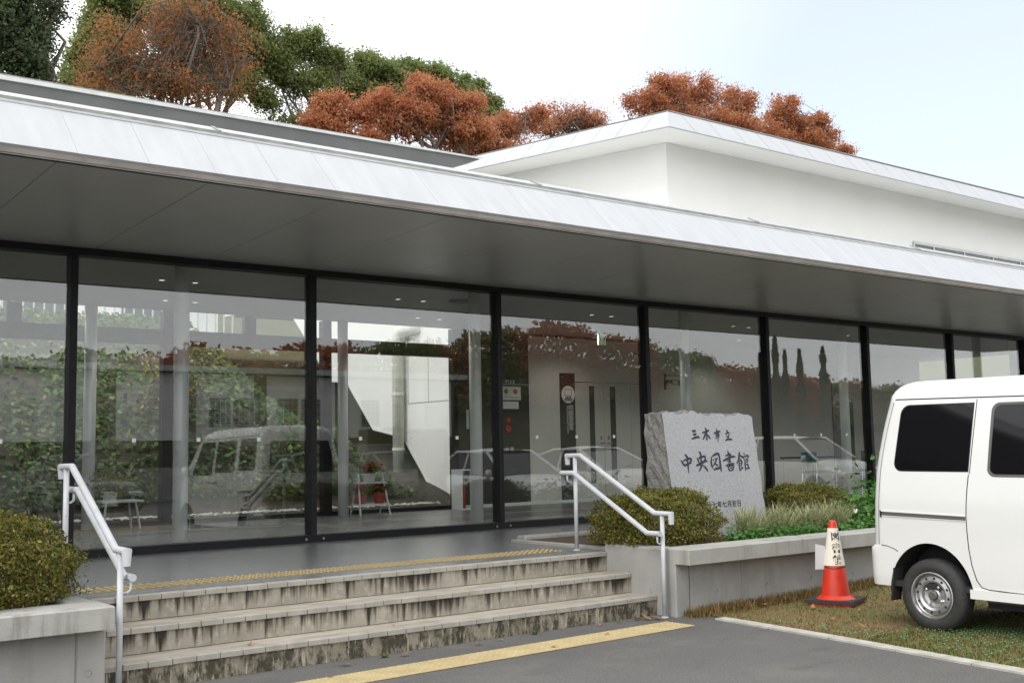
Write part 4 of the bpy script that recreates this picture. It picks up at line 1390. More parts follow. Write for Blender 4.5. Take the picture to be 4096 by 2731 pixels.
for ch, z in (('図', .585), ('書', .485), ('館', .385)):
    o = text_obj('sleeve_lettering', ch, .086, M['black_print'], sl, (0, 0, 0), (0, 0, 0), bold=.002)
    for v in o.data.vertices:                       # wrap the character round the cone
        x, y = v.co.x, v.co.y - .032
        zz = z + y
        r = cr(zz) + .0055
        a = fa + x / r
        v.co = (r * math.cos(a), r * math.sin(a), zz)
MB().tube([(cr(.32) * 1.04 * math.cos(a * .4) , cr(.32) * 1.04 * math.sin(a * .4), .318 + .008 * math.sin(a * 1.3)) for a in range(17)], .0035, 5).build('tie_cord', M['black_print'], cone)
na = fa - R(95)
dv = Vector((math.cos(na), math.sin(na), 0))
pp = dv * .075
q = Vector((-dv.y, dv.x, 0))
m = MB()
V = []
for (o_, z) in ((.0, .30), (.095, .30), (.085, .52), (0, .50)):
    V.append(pp + dv * o_ + Vector((0, 0, z)))
V2 = [v + q * .002 for v in V]
m.add(V + V2, [(0, 1, 2, 3), (7, 6, 5, 4), (0, 4, 5, 1), (1, 5, 6, 2), (2, 6, 7, 3), (3, 7, 4, 0)])
m.build('notice_sleeve', M['film'], cone)
# ================================================================== white van
# local axes: x across (near side negative), y = backwards, z up; origin on the ground under the rear axle
VX, VY = 5.185, -5.90
van = empty('parked_van', (VX, VY, 0.008), 0.0, label='white boxy minivan parked on the grass beside the cone', cat='van')
van.rotation_euler = (R(0.5), 0, 0)
UR, UF = -.535, 2.89            # rear and front ends, u = distance ahead of the rear axle
def vw(z):
    if z < .42: return .7245 - .02 * ((.42 - z) / .15) ** 2
    if z < .80: return .735 - .0105 * ((.80 - z) / .38) ** .8
    if z < .93: return .735
    if z < 1.70: return .735 - .10 * ((z - .93) / .77) ** 1.25
    f = min(1.0, (z - 1.70) / .165)
    return .635 - .24 * (1 - math.sqrt(max(0.0, 1 - f * f))) - .02 * f
def vrear(z):
    if z < .60: return UR
    if z < 1.10: return UR + .035 + .025 * ((z - .6) / .5)
    if z < 1.70: return UR + .06 + .10 * ((z - 1.10) / .6) ** 1.5
    f = min(1.0, (z - 1.70) / .165)
    return UR + .16 + .13 * (1 - math.sqrt(max(0.0, 1 - f * f)))
def vfront(z):
    if z < .55: return UF - .03 * (.55 - z)
    if z < .95: return UF - .10 * ((z - .55) / .4) ** 1.5
    if z < 1.70: return UF - .10 - .62 * ((z - .95) / .75)
    f = min(1.0, (z - 1.70) / .165)
    return UF - .72 - .30 * f
zl = [.30, .34, .38, .43, .48, .53, .58, .605, .65, .70, .75, .80, .84, .88, .93, .98, 1.04, 1.10, 1.16, 1.24, 1.32, 1.40, 1.48, 1.56, 1.64, 1.70, 1.745, 1.785, 1.815, 1.838, 1.853, 1.862, 1.865]
us = sorted(set([round(-.40 + .0333 * i, 4) for i in range(0, 32)] + [round(.66 + .09 * i, 4) for i in range(0, 16)] + [round(2.02 + .0333 * i, 4) for i in range(0, 20)]))
def outline(z):
    """closed ring around the van at height z: near side rear->front, front, far side, rear"""
    w, a, b_ = vw(z), vrear(z), vfront(z)
    pts = []
    rc, rf = .10, .22
    side_u = [a + rc + (b_ - rf - a - rc) * ((u + .40) / (us[-1] + .40)) for u in us]
    # keep real u where possible
    side_u = [min(max(u, a + rc), b_ - rf) if z > 1.0 else u for u in us]
    for q in range(6):          # near rear corner
        t_ = R(90) * q / 6
        pts.append((-w + rc - rc * math.sin(t_), a + rc - rc * math.cos(t_)))
    lo, hi = a + rc, b_ - rf
    n = len(us)
    for i, u in enumerate(us):
        if i == 0: uu = lo
        elif i == n - 1: uu = hi
        else: uu = min(max(u, lo + .002 * i), hi - .002 * (n - 1 - i))
        pts.append((-w, uu))
    for q in range(1, 9):       # near front corner
        t_ = R(90) * q / 8
        pts.append((-w + rf - rf * math.cos(t_), b_ - rf + rf * math.sin(t_)))
    half = list(pts)
    # bow of the front and rear faces
    half = [(x, u + (.05 * (1 - (x / w) ** 2) if i > len(pts) - 9 else (-.03 * (1 - (x / w) ** 2) if i < 6 else 0))) for i, (x, u) in enumerate(half)]
    fm = [(x_, b_ + .05 * (1 - (x_ / w) ** 2)) for x_ in (-.35, 0, .35)] if w > .4 else [(x_, b_ + .05) for x_ in (-.1, 0, .1)]
    rm = [(x_, a - .03 * (1 - (x_ / w) ** 2)) for x_ in (.35, 0, -.35)] if w > .4 else [(x_, a - .03) for x_ in (.1, 0, -.1)]
    return half + fm + [(-x, u) for x, u in reversed(half)] + rm
rings = [outline(z) for z in zl]
nr_ = len(rings[0])
ARCH = [(-.002, .262, .338, .378), (2.43, .262, .335, .365)]
def in_arch(u, z):
    return any(((u - c) / a) ** 2 + ((z - h) / b_) ** 2 < 1 for c, h, a, b_ in ARCH)
VV = []
for z, rg in zip(zl, rings):
    for (x, u) in rg: VV.append([x, u, z])
faces = []
for j in range(len(zl) - 1):
    for i in range(nr_):
        k = (i + 1) % nr_
        ids = (j * nr_ + i, j * nr_ + k, (j + 1) * nr_ + k, (j + 1) * nr_ + i)
        cx = sum(VV[q][0] for q in ids) / 4; cu = sum(VV[q][1] for q in ids) / 4; cz = sum(VV[q][2] for q in ids) / 4
        if abs(cx) > .6 and in_arch(cu, cz): continue
        faces.append((ids, cx, cu, cz))
# pull the rim vertices of each arch on to its curve
cnt = {}
for ids, *_ in faces:
    for q in ids: cnt[q] = cnt.get(q, 0) + 1
for q, v in enumerate(VV):
    if q in cnt and cnt[q] < 4 and abs(v[0]) > .6:
        for c, h, a, b_ in ARCH:
            d = math.hypot((v[1] - c) / a, (v[2] - h) / b_)
            if .55 < d < 1.35 and v[2] > .3005:
                v[1] = c + (v[1] - c) / d; v[2] = h + (v[2] - h) / d
            elif d < 1.0 or (.8 < d < 1.2):
                sx = 1 if v[1] > c else -1
                v[1] = c + sx * a * math.sqrt(max(.0, 1 - ((v[2] - h) / b_) ** 2)) if .6 < d < 1.25 else v[1]
def vanpart(name, sel, mt, parent=van):
    used = {}; V = []; F = []
    for ids, cx, cu, cz in faces:
        if not sel(cx, cu, cz): continue
        f = []
        for q in ids:
            if q not in used:
                used[q] = len(V); V.append((VV[q][0], -VV[q][1], VV[q][2]))
            f.append(used[q])
        F.append(tuple(reversed(f)))
    return from_arrays(name, V, F, mt, parent, smooth=True)
W = M['car_white']
isroof = lambda z: z > 1.70
door = lambda x, u, z: abs(x) > .55 and .35 < u < 1.30 and .34 < z < 1.70
fdoor = lambda x, u, z: abs(x) > .55 and 1.30 < u < 2.30 and .34 < z < 1.70
gate = lambda x, u, z: u < -.20 and abs(x) < .62 and .6 < z < 1.70
bump_ = lambda x, u, z: z < .60 and u < -.33
vanpart('body', lambda x, u, z: not (isroof(z) or door(x, u, z) or fdoor(x, u, z) or gate(x, u, z) or bump_(x, u, z)), W)
vanpart('roof', lambda x, u, z: isroof(z), W)
vanpart('sliding_door', lambda x, u, z: door(x, u, z) and x < 0, W)
vanpart('sliding_door', lambda x, u, z: door(x, u, z) and x > 0, W)
vanpart('front_door', lambda x, u, z: fdoor(x, u, z) and x < 0, W)
vanpart('front_door', lambda x, u, z: fdoor(x, u, z) and x > 0, W)
vanpart('tailgate', gate, W)
vanpart('rear_bumper', bump_, W)
top = rings[-1]
V = [(x, -u, zl[-1]) for x, u in top]
from_arrays('roof_skin', V + [(0, -1.2, 1.878)], [(i, (i + 1) % nr_, nr_) for i in range(nr_)], W, van, smooth=True)
# floor pan and wheel housings, so that nothing is hollow
MB().box(-.70, .70, -2.80, .40, .30, .34).build('floor_pan', M['gap_dark'], van)
MB().box(-.58, .58, -2.05, -.36, .19, .299).build('underbody_shade_box', M['gap_dark'], van)  # low box added, like the axle and exhaust, to darken the ground beneath
MB().box(-.5, .5, .12, .40, .24, .299).build('underbody_shade_box', M['gap_dark'], van)  # second added box, darkening the ground behind the axle
MB().tube([(-.62, 0, .25), (.62, 0, .25)], .045, 10).build('rear_axle', M['gap_dark'], van)
MB().tube([(.35, -1.2, .2), (.40, -.3, .19), (.45, .30, .20), (.45, .47, .22)], .025, 8).build('exhaust_pipe', M['trim_dark'], van)
for c, h, a, b_ in ARCH:
    for s_ in (-1, 1):
        m = MB()
        n = 18
        V = []
        for q in range(n + 1):
            t_ = math.pi * q / n
            V += [(s_ * .725, -(c + a * 1.0 * math.cos(t_)), h + b_ * 1.0 * math.sin(t_)), (s_ * .44, -(c + a * math.cos(t_)), h + b_ * math.sin(t_))]
        F = [(2 * q, 2 * q + 1, 2 * q + 3, 2 * q + 2) for q in range(n)]
        F.append(tuple(2 * q + 1 for q in range(n + 1)))
        m.add(V, F)
        m.box(s_ * .44 - .01, s_ * .44 + .01, -c - .12, -c + .16, h + .14, h + .30)
        m.build('wheel_housing', M['trim_dark'] if False else M['gap_dark'], van)
def side_patch(pts, off, name, mt, parent, side=-1, nz=10):
    """thin plate following the van's flank; pts (u,z) outline"""
    bm = bmesh.new()
    vs = [bm.verts.new((u, z, 0)) for u, z in pts]
    bm.faces.new(vs)
    zs = [p[1] for p in pts]
    for k in range(1, nz):
        zc = min(zs) + (max(zs) - min(zs)) * k / nz
        bmesh.ops.bisect_plane(bm, geom=bm.verts[:] + bm.edges[:] + bm.faces[:], plane_co=(0, zc, 0), plane_no=(0, 1, 0))
    bm.verts.index_update()
    V = [(side * (vw(v.co.y) + off), -v.co.x, v.co.y) for v in bm.verts]
    F = [tuple(v.index for v in f.verts) for f in bm.faces]
    if side < 0: F = [tuple(reversed(f)) for f in F]
    bm.free()
    return from_arrays(name, V, F, mt, parent, smooth=True)
def rrect(u0, u1, z0, z1, r, sl=0.0, sr=0.0, n=5, cor=(1, 1, 1, 1)):
    """rounded outline; sl/sr lean of the left and right edges at the top"""
    P_ = []
    for (cx, cz, a0, on) in ((u0 + r, z0 + r, 180, cor[0]), (u1 - r, z0 + r, 270, cor[1]), (u1 - r, z1 - r, 0, cor[2]), (u0 + r, z1 - r, 90, cor[3])):
        if on:
            for q in range(n + 1):
                t_ = R(a0 + 90 * q / n)
                P_.append((cx + r * math.cos(t_), cz + r * math.sin(t_)))
        else:
            P_.append((cx + (r if a0 in (270, 0) else -r), cz + (-r if a0 in (180, 270) else r)))
    return [(u + (sl * (z - z0) / (z1 - z0) * (u1 - u) / (u1 - u0)) + (sr * (z - z0) / (z1 - z0) * (u - u0) / (u1 - u0)), z) for u, z in P_]
for sd_ in (-1, 1):
    side_patch(rrect(-.285, .335, 1.168, 1.672, .07, .055, .035, cor=(1, 0, 0, 1)), .0015, 'rear_quarter_seal', M['gap_dark'], van, sd_)
    side_patch(rrect(-.278, .328, 1.175, 1.665, .066, .055, .035, cor=(1, 0, 0, 1)), .003, 'rear_quarter_window', M['car_glass'], van, sd_)
    side_patch(rrect(.475, 1.27, 1.135, 1.665, .06, .03, .0), .0015, 'door_window_seal', M['trim_dark'], van, sd_)
    side_patch(rrect(.497, 1.25, 1.155, 1.648, .05, .03, .0), .003, 'sliding_door_window', M['car_glass'], van, sd_)
    side_patch(rrect(1.36, 2.20, 1.10, 1.655, .05, .0, -.30), .002, 'front_door_window', M['car_glass'], van, sd_)
    # panel gaps
    g_ = .0035
    def line(pts, w=.0036, name='panel_gap', mt=M['gap_dark'], off=.0012):
        P_ = []
        L1 = []; L2 = []
        for i, (u, z) in enumerate(pts):
            a = pts[max(0, i - 1)]; b_ = pts[min(len(pts) - 1, i + 1)]
            du, dz = b_[0] - a[0], b_[1] - a[1]
            ln = math.hypot(du, dz)
            L1.append((u - dz / ln * w, z + du / ln * w)); L2.append((u + dz / ln * w, z - du / ln * w))
        V = [(sd_ * (vw(z) + off), -u, z) for u, z in L1 + L2]
        n = len(pts)
        F = [(i, i + 1, n + i + 1, n + i) for i in range(n - 1)]
        return from_arrays(name, V, F, mt, van)
    line([(-.29 + .04 * i, 1.717 - .0005 * i) for i in range(62)], .0045)
    line([(.343 + .042 * (z - 1.16) / .5, z) for z in [1.155 + .03 * i for i in range(19)]], .003)
    line([(.335, 1.15), (.325, 1.05), (.318, .95), (.312, .85), (.312, .75), (.318, .62), (.335, .50), (.365, .40), (.40, .352), (.45, .34), (.62, .335), (.9, .333), (1.3, .333)])
    line([(1.31, z) for z in [.34 + .04 * i for i in range(34)]], .003)
    line([(2.20, .36), (2.22, .60), (2.25, .8), (2.24, 1.02)], .003)
    line([(-.405, .605), (-.36, .602), (-.30, .585), (-.262, .565)], .003)
    line([(.56, .333), (.56, .285)], .0025)
    # sliding door rail
    rl = MB()
    def seg(u0, u1, z0, z1, off, mt, name, z0b=None, z1b=None):
        dz = .0
        V = [(sd_ * (.735 + off), -u0, z0), (sd_ * (.735 + off), -u1, z0 - .012), (sd_ * (.735 + off), -u1, z1 - .012), (sd_ * (.735 + off), -u0, z1)]
        V += [(sd_ * .73, v[1], v[2]) for v in V]
        return from_arrays(name, V, [(0, 1, 2, 3), (4, 7, 6, 5), (0, 4, 5, 1), (1, 5, 6, 2), (2, 6, 7, 3), (3, 7, 4, 0)], mt, van)
    seg(-.385, .306, .832, .860, .0016, M['trim_dark'], 'door_rail')
    seg(-.385, .306, .8605, .868, .006, W, 'rail_lip')
    seg(-.385, .306, .826, .8315, .006, W, 'rail_lip')
    seg(-.402, -.386, .824, .870, .004, M['black_print'], 'rail_end')
    m = MB().box(.6 * sd_ - .135, .6 * sd_ + .135, -2.05, -.315, .268, .333)
    m.build('sill', W, van)
    MB().box(.55 * sd_ - .05, .55 * sd_ + .05, -2.0, -.36, .235, .267).build('sill_pinch', M['trim_dark'], van)
    MB().add([(sd_ * .728, .30, .44), (sd_ * .60, .30, .44), (sd_ * .60, .335, .19), (sd_ * .728, .335, .19), (sd_ * .728, .31, .44), (sd_ * .60, .31, .44), (sd_ * .60, .345, .19), (sd_ * .728, .345, .19)],
             [(0, 1, 2, 3), (7, 6, 5, 4), (0, 4, 5, 1), (1, 5, 6, 2), (2, 6, 7, 3), (3, 7, 4, 0)]).build('mud_flap', M['rubber'], van)
    # door handle and mirror
    m = MB(); m.bevbox(-.012, .012, -.07, .07, 0, .03, .008)
    m.build('door_handle', W, van, loc=(sd_ * .745, -1.22, .98))
    m.build('door_handle', W, van, loc=(sd_ * .745, -1.48, .98))
    m = MB().lathe([(0, -.09), (.06, -.08), (.075, 0), (.06, .08), (0, .09)], 12); m.build('wing_mirror', W, van, smooth=True, loc=(sd_ * .83, -2.22, 1.16))
# gap at the edge of the tailgate, rear window, lamps
for s_ in (-1, 1):
    V = []
    for i in range(28):
        z = .61 + 1.085 * i / 27
        w, a = vw(z), vrear(z)
        t_ = R(74)
        for dt in (-.0, .05):
            tt = t_ + dt
            V.append((s_ * (w - .10 + .1012 * math.sin(tt)), -(a + .10 - .1012 * math.cos(tt) - .03 * (1 - ((w - .10 + .10 * math.sin(tt)) / w) ** 2)), z))
    from_arrays('tailgate_gap', V, [(2 * i, 2 * i + 1, 2 * i + 3, 2 * i + 2) for i in range(27)], M['gap_dark'], van)
    MB().box(s_ * .50 - .05, s_ * .50 + .05, .43, .462, .66, .93).build('tail_lamp', M['lamp_red'], van)
    MB().box(s_ * .50 - .12, s_ * .50 + .12, -2.93, -2.90, .66, .84).build('headlamp', M['lamp_clear'], van)
def cross(z0, z1, fn, xw, off, name, mt, sgn):
    V = []; F = []
    nz_ = 8; nx_ = 8
    for j in range(nz_ + 1):
        z = z0 + (z1 - z0) * j / nz_
        for i in range(nx_ + 1):
            x = xw(z) * (2 * i / nx_ - 1)
            V.append((x, -(fn(z) + sgn * (off + (.05 if sgn > 0 else .03) * (1 - (x / vw(z)) ** 2))), z))
    for j in range(nz_):
        for i in range(nx_):
            a = j * (nx_ + 1) + i
            F.append((a, a + 1, a + nx_ + 2, a + nx_ + 1) if sgn > 0 else (a, a + nx_ + 1, a + nx_ + 2, a + 1))
    from_arrays(name, V, F, mt, van, smooth=True)
cross(1.02, 1.66, vfront, lambda z: vw(z) - .10, .004, 'windscreen', M['car_glass'], 1)
cross(1.12, 1.62, vrear, lambda z: vw(z) - .14, .004, 'rear_window', M['car_glass'], -1)
cross(.45, .62, vfront, lambda z: .40, .003, 'grille', M['gap_dark'], 1)
m = MB().box(-.165, .165, -2.985, -2.975, .40, .56); m.build('number_plate', M['plate'], van)
m = MB().box(-.165, .165, .545, .552, .66, .82); m.build('number_plate', M['plate'], van)

# wheels: tyre, pressed steel rim with round vents, hub
def wheel(parent, x, y, z, r, rr, side, steel=True, rimmat=None, wdt=.145):
    e = empty('wheel', (x, y, z), parent=parent)
    s_ = side
    tp = [(rr, -.0), (rr + .012, .012), (rr + (r - rr) * .45, .016), (r - .022, .004), (r - .004, -.016), (r, -.035), (r, -wdt + .03), (r - .01, -wdt + .008), (rr, -wdt)]
    MB().lathe([(a, h * s_ * -1 * -1) for a, h in tp], 44, axis='x', cap=False).build('tyre', M['rubber'], e, smooth=True)
    if steel:
        rp = [(rr + .004, .010), (rr - .004, .012), (rr - .010, .0), (rr - .014, -.022), (rr - .026, -.030), (rr - .030, -.010), (rr - .058, -.004), (rr * .56, -.012), (rr * .50, -.032), (rr * .36, -.038), (rr * .30, -.022), (rr * .22, -.018), (rr * .20, -.022)]
        MB().lathe([(a, h * s_) for a, h in rp], 44, axis='x', cap=False).build('rim', rimmat or M['steel_wheel'], e, auto=True)
        hb_ = MB()
        for q in range(12):
            t_ = 2 * math.pi * q / 12 + .12
            rad = rr - .043
            n = 10
            V = []
            for k in range(n):
                w = 2 * math.pi * k / n
                pr_ = rad + .0095 * math.sin(w)
                tt = t_ + .0105 * math.cos(w) / rad
                # depth of the rim at this radius
                hx = -.0075
                V.append((s_ * (-.0035 if pr_ > rad else -.0045), pr_ * math.cos(tt), pr_ * math.sin(tt)))
            hb_.add(V, [tuple(range(n)) if s_ < 0 else tuple(range(n))])
        hb_.build('vent_holes', M['gap_dark'], e)
        MB().lathe([(rr * .20, -.024 * s_), (rr * .20, -.004 * s_), (rr * .15, .002 * s_), (0, .002 * s_)], 20, axis='x', cap=False).build('hub_cap', M['trim_dark'], e, auto=True)
        nt_ = MB()
        for q in range(4):
            t_ = 2 * math.pi * q / 4 + .6
            nt_.lathe([(.013, -.036 * s_), (.011, -.012 * s_), (.006, -.008 * s_), (0, -.008 * s_)], 8, c=(0, rr * .42 * math.cos(t_), rr * .42 * math.sin(t_)), axis='x', cap=False)
        nt_.build('wheel_nuts', M['chrome'], e)
    else:
        MB().lathe([(rr, .004 * s_), (rr * .9, -.006 * s_), (rr * .4, .006 * s_), (0, .008 * s_)], 20, axis='x', cap=False).build('rim', rimmat or M['steel_wheel'], e)
    MB().lathe([(0, -.05 * s_), (rr, -.05 * s_), (rr, -.09 * s_)], 20, axis='x', cap=False).build('brake_drum', M['gap_dark'], e)
    return e
for s_ in (-1, 1):
    for u in (0.0, 2.43):
        wheel(van, s_ * .712, -u, .258, .267, .168, s_)

# ================================================================== parked cars mirrored in the glass
def car(name, label, loc_, rz, paint, prof, roofp, Wd, Ln, wheels, plate=True, wr=.31):
    """prof: lower body (y, top z); roofp: greenhouse (y, z) four corners: cowl, roof front, roof rear, tail"""
    e = empty(name, loc_, rz, label=label, cat='car', group='cars parked beyond the van')
    hw = Wd / 2
    # body sections from nose (y=0) backwards
    sec = []
    for (y, zt, wf) in prof:
        w = hw * wf
        sec.append([(-w * .93, y, .22), (-w, y, .34), (-w, y, zt * .62 + .1), (-w * .97, y, zt - .07), (-w * .86, y, zt - .01), (-w * .4, y, zt + .012), (0, y, zt + .018),
                    (w * .4, y, zt + .012), (w * .86, y, zt - .01), (w * .97, y, zt - .07), (w, y, zt * .62 + .1), (w, y, .34), (w * .93, y, .22)])
    V = [p for s_ in sec for p in s_]
    n = 13
    F = [(j * n + i, j * n + i + 1, (j + 1) * n + i + 1, (j + 1) * n + i) for j in range(len(sec) - 1) for i in range(n - 1)]
    F += [tuple(range(n)), tuple((len(sec) - 1) * n + i for i in range(n - 1, -1, -1))]
    b = from_arrays('body', V, F, paint, e, smooth=True)
    b.data.set_sharp_from_angle(angle=R(50))
    (y0, z0), (y1, z1), (y2, z2), (y3, z3) = roofp
    wb, wt = hw * .93, hw * .72
    # glass house
    V = [(-wb, y0, z0), (-wt, y1, z1), (-wt, y2, z2), (-wb, y3, z3), (wb, y0, z0), (wt, y1, z1), (wt, y2, z2), (wb, y3, z3)]
    from_arrays('windows', V, [(0, 1, 2, 3), (7, 6, 5, 4), (0, 4, 5, 1), (2, 6, 7, 3)], M['car_glass'], e)
    # roof skin, domed
    V = []; F = []
    nx_, ny_ = 8, 8
    for j in range(ny_ + 1):
        for i in range(nx_ + 1):
            fx_, fy_ = i / nx_ * 2 - 1, j / ny_
            zz = z1 + (z2 - z1) * fy_ + .05 * (1 - fx_ ** 2) * 1 + .045 * math.sin(math.pi * fy_)
            V.append((fx_ * (wt + .015), y1 - .03 + (y2 - y1 + .06) * fy_, zz - .01))
    for j in range(ny_):
        for i in range(nx_):
            a = j * (nx_ + 1) + i
            F.append((a, a + 1, a + nx_ + 2, a + nx_ + 1))
    from_arrays('roof', V, F, paint, e, smooth=True)
    for s_ in (-1, 1):
        ym = (y1 + y2) / 2
        for (a, b2) in (((s_ * wb, y0, z0), (s_ * wt, y1, z1)), ((s_ * wb, ym + .1, z0), (s_ * (wt + .01), ym + .05, (z1 + z2) / 2 + .03)), ((s_ * wb, y3, z3), (s_ * wt, y2, z2)), ((s_ * (wt + .01), y1, z1 + .01), (s_ * (wt + .01), y2, z2 + .01))):
            MB().tube([a, b2], .032, 6).build('pillar', paint, e)
        m = MB(); m.bevbox(-.16, .16, 0, .12, 0, .13, .03)
        m.build('headlamp', M['lamp_clear'], e, loc=(s_ * hw * .68, prof[0][0] + .02, prof[1][1] - .17))
        for y in wheels:
            wheel(e, s_ * (hw - .02), y, wr, wr, wr * .62, s_, steel=False)
            V = [(s_ * (hw + .004), y + (wr + .05) * math.cos(math.pi * q / 14), wr + (wr + .05) * math.sin(math.pi * q / 14)) for q in range(15)]
            from_arrays('wheel_arch', V, [tuple(range(15))], M['gap_dark'], e)
        MB().lathe([(0, -.1), (.06, -.07), (.075, 0), (.05, .08), (0, .09)], 10).build('wing_mirror', paint, e, smooth=True, loc=(s_ * (hw + .1), y0 + .3, z0 + .05))
    MB().box(-.45, .45, -.012, .0, .36, .50).build('grille', M['gap_dark'], e, loc=(0, prof[0][0], 0))
    if plate:
        MB().box(-.165, .165, -.02, -.012, .0, .165).build('number_plate', M['plate'], e, loc=(0, prof[0][0], .36))
    return e
sedan = [(0, .52, .80), (.06, .68, .93), (.5, .80, .99), (1.05, .90, 1.0), (2.2, .95, 1.0), (3.5, .97, 1.0), (4.2, .95, .96), (4.5, .80, .88)]
wedge = [(0, .55, .78), (.08, .72, .92), (.5, .86, .99), (.9, .96, 1.0), (2.2, .98, 1.0), (3.6, 1.02, 1.0), (4.2, 1.05, .95), (4.42, .85, .88)]
mpv_ = [(0, .6, .80), (.08, .8, .93), (.5, .95, .99), (.9, 1.04, 1.0), (2.2, 1.06, 1.0), (4.0, 1.10, 1.0), (4.55, 1.08, .96), (4.7, .9, .9)]
# nose towards the building: local +y runs away from it
car('parked_car', 'silver saloon mirrored in the glass right of the lobby column', (11.75, -6.6, 0), R(180), M['car_silver'], sedan, [(1.15, .90), (1.95, 1.40), (3.05, 1.40), (3.85, .95)], 1.70, 4.5, (.85, 3.5))
car('parked_car', 'white wedge-shaped hatchback mirrored in the glass left of the stone', (14.4, -6.6, 0), R(180), M['car_white'], wedge, [(.95, .96), (2.0, 1.42), (2.9, 1.42), (4.2, 1.08)], 1.74, 4.4, (.85, 3.55))
car('parked_car', 'white people carrier mirrored in the glass right of the stone', (21.3, -6.2, 0), R(180), M['car_white'], mpv_, [(.9, 1.04), (1.7, 1.60), (4.0, 1.62), (4.6, 1.10)], 1.8, 4.7, (.95, 3.75))
car('parked_car', 'black compact car mirrored low in the left panes', (5.2, -14.6, 0), R(180), M['car_black'], wedge, [(.95, .96), (1.7, 1.46), (3.3, 1.48), (4.1, 1.08)], 1.68, 4.2, (.8, 3.3))
# ================================================================== shrubs in the planters
def bush(name, label, c, r, n, mt, sq=2.6, size=(.016, .028), stems=14, group=None, seed=1, flat=.5):
    """clipped bush: leaves fill a lumpy rounded block, bare stems show at the foot"""
    rg = np.random.default_rng(seed)
    e = empty(name, c, label=label, cat='bush', group=group)
    d = rg.normal(size=(n, 3)); d /= np.linalg.norm(d, axis=1)[:, None]
    d[:, 2] = np.where(d[:, 2] < -.62, -d[:, 2], d[:, 2])
    # superellipsoid radius
    k = (np.abs(d[:, 0]) ** sq + np.abs(d[:, 1]) ** sq + np.abs(d[:, 2]) ** sq) ** (-1 / sq)
    lump = 1 + .07 * np.sin(d[:, 0] * 7 + seed) * np.sin(d[:, 1] * 6 + 1) + .05 * np.sin(d[:, 2] * 11 + d[:, 0] * 5 + seed) + .04 * np.sin(d[:, 1] * 15 + d[:, 2] * 13)
    lump = lump + .04 * np.sin(d[:, 0] * 23 + seed) * np.sin(d[:, 1] * 19 + d[:, 2] * 17)
    rad = k * lump * (1 - .42 * rg.random(n) ** 2.2) + rg.normal(size=n) * .012
    P_ = d * rad[:, None] * np.array(r)
    P_[:, 2] += r[2] * .62
    keep = P_[:, 2] > .03
    P_ = P_[keep]; d = d[keep]
    out_ = rg.random(len(P_)) < .05
    P_[out_] *= (1 + .12 * rg.random((out_.sum(), 1)))
    nrm = d * .6 + rg.normal(size=(len(P_), 3)) * .6
    nrm /= np.linalg.norm(nrm, axis=1)[:, None]
    D_, U_ = frames(nrm)
    card_mesh('foliage', P_, D_, U_, LEAF, rg.uniform(size[0], size[1], len(P_)), mt, e)
    # sprigs poking out
    m = MB()
    for q in range(stems):
        a = rg.uniform(0, 6.28); b_ = rg.uniform(.2, .85)
        x, y = r[0] * b_ * math.cos(a), r[1] * b_ * math.sin(a)
        for w in range(3):
            tx, ty = x + rg.normal() * .10, y + rg.normal() * .10
            m.tube([(x, y, -.03), ((x + tx) / 2 + rg.normal() * .02, (y + ty) / 2, r[2] * .5), (tx, ty, r[2] * 1.2)], [.009, .006, .003], 5)
    m.build('stems', M['twig'], e)
    return e
bush('boxwood_bush', 'clipped olive-green bush in front of the stone\'s left side', (4.22, -3.32, .515), (.56, .52, .30), 30000, M['boxwood'], seed=3, stems=22, group='boxwood bushes')
bush('boxwood_bush', 'clipped olive-green bush to the right of the stone', (6.95, -2.85, .515), (.56, .42, .28), 20000, M['boxwood'], seed=5, group='boxwood bushes')
bush('boxwood_bush', 'large rounded olive-green bush in the left planter', (-1.78, -3.42, .515), (.80, .62, .35), 44000, M['boxwood'], seed=8, sq=2.3, stems=18, group='boxwood bushes')

def blades(name, label, c, n, h, w, spread, mt, seed, cat='ornamental grass', group=None, droop=.8, kind=None, area=None, parent=None):
    rg = np.random.default_rng(seed)
    V = []; F = []
    for i in range(n):
        if area is None:
            a = rg.uniform(0, 6.28); rr = spread * .35 * math.sqrt(rg.random())
            bx_, by_ = rr * math.cos(a), rr * math.sin(a)
            bz_ = 0.0
        else:
            bx_, by_, bz_ = area(rg)
        a = rg.uniform(0, 6.28)
        hh = h * rg.uniform(.55, 1.1); lean = droop * rg.uniform(.3, 1.1)
        dx, dy = math.cos(a), math.sin(a)
        px, py = -dy, dx
        k = 4 if area is None else 2
        ww = w * rg.uniform(.7, 1.2)
        base = len(V)
        for s_ in range(k + 1):
            f = s_ / k
            out = spread * lean * f ** 1.6 if area is None else hh * lean * f ** 1.5
            zz = hh * (f - .42 * lean * f * f) if area is None else hh * f * (1 - .3 * lean * f)
            wd_ = ww * (1 - f ** 2 * .95)
            V.append((bx_ + dx * out - px * wd_, by_ + dy * out - py * wd_, bz_ + zz))
            V.append((bx_ + dx * out + px * wd_, by_ + dy * out + py * wd_, bz_ + zz))
        for s_ in range(k):
            F.append((base + 2 * s_, base + 2 * s_ + 1, base + 2 * s_ + 3, base + 2 * s_ + 2))
    o = from_arrays(name, V, F, mt, parent)
    o.location = c
    return tag(o, label, cat, group, kind)
for i, (x, y, lb) in enumerate([(5.25, -3.52, 'pale striped grass tuft at the foot of the stone, nearest the bush'), (5.72, -3.50, 'pale striped grass tuft at the foot of the stone, in the middle'),
                                (6.20, -3.50, 'pale striped grass tuft at the stone\'s right foot'), (6.62, -3.50, 'pale striped grass tuft behind the cone')]):
    blades('striped_grass', lb, (x, y, .50), 260, .40, .0075, .34, M['liriope'], 20 + i, group='striped grass tufts in the planter')

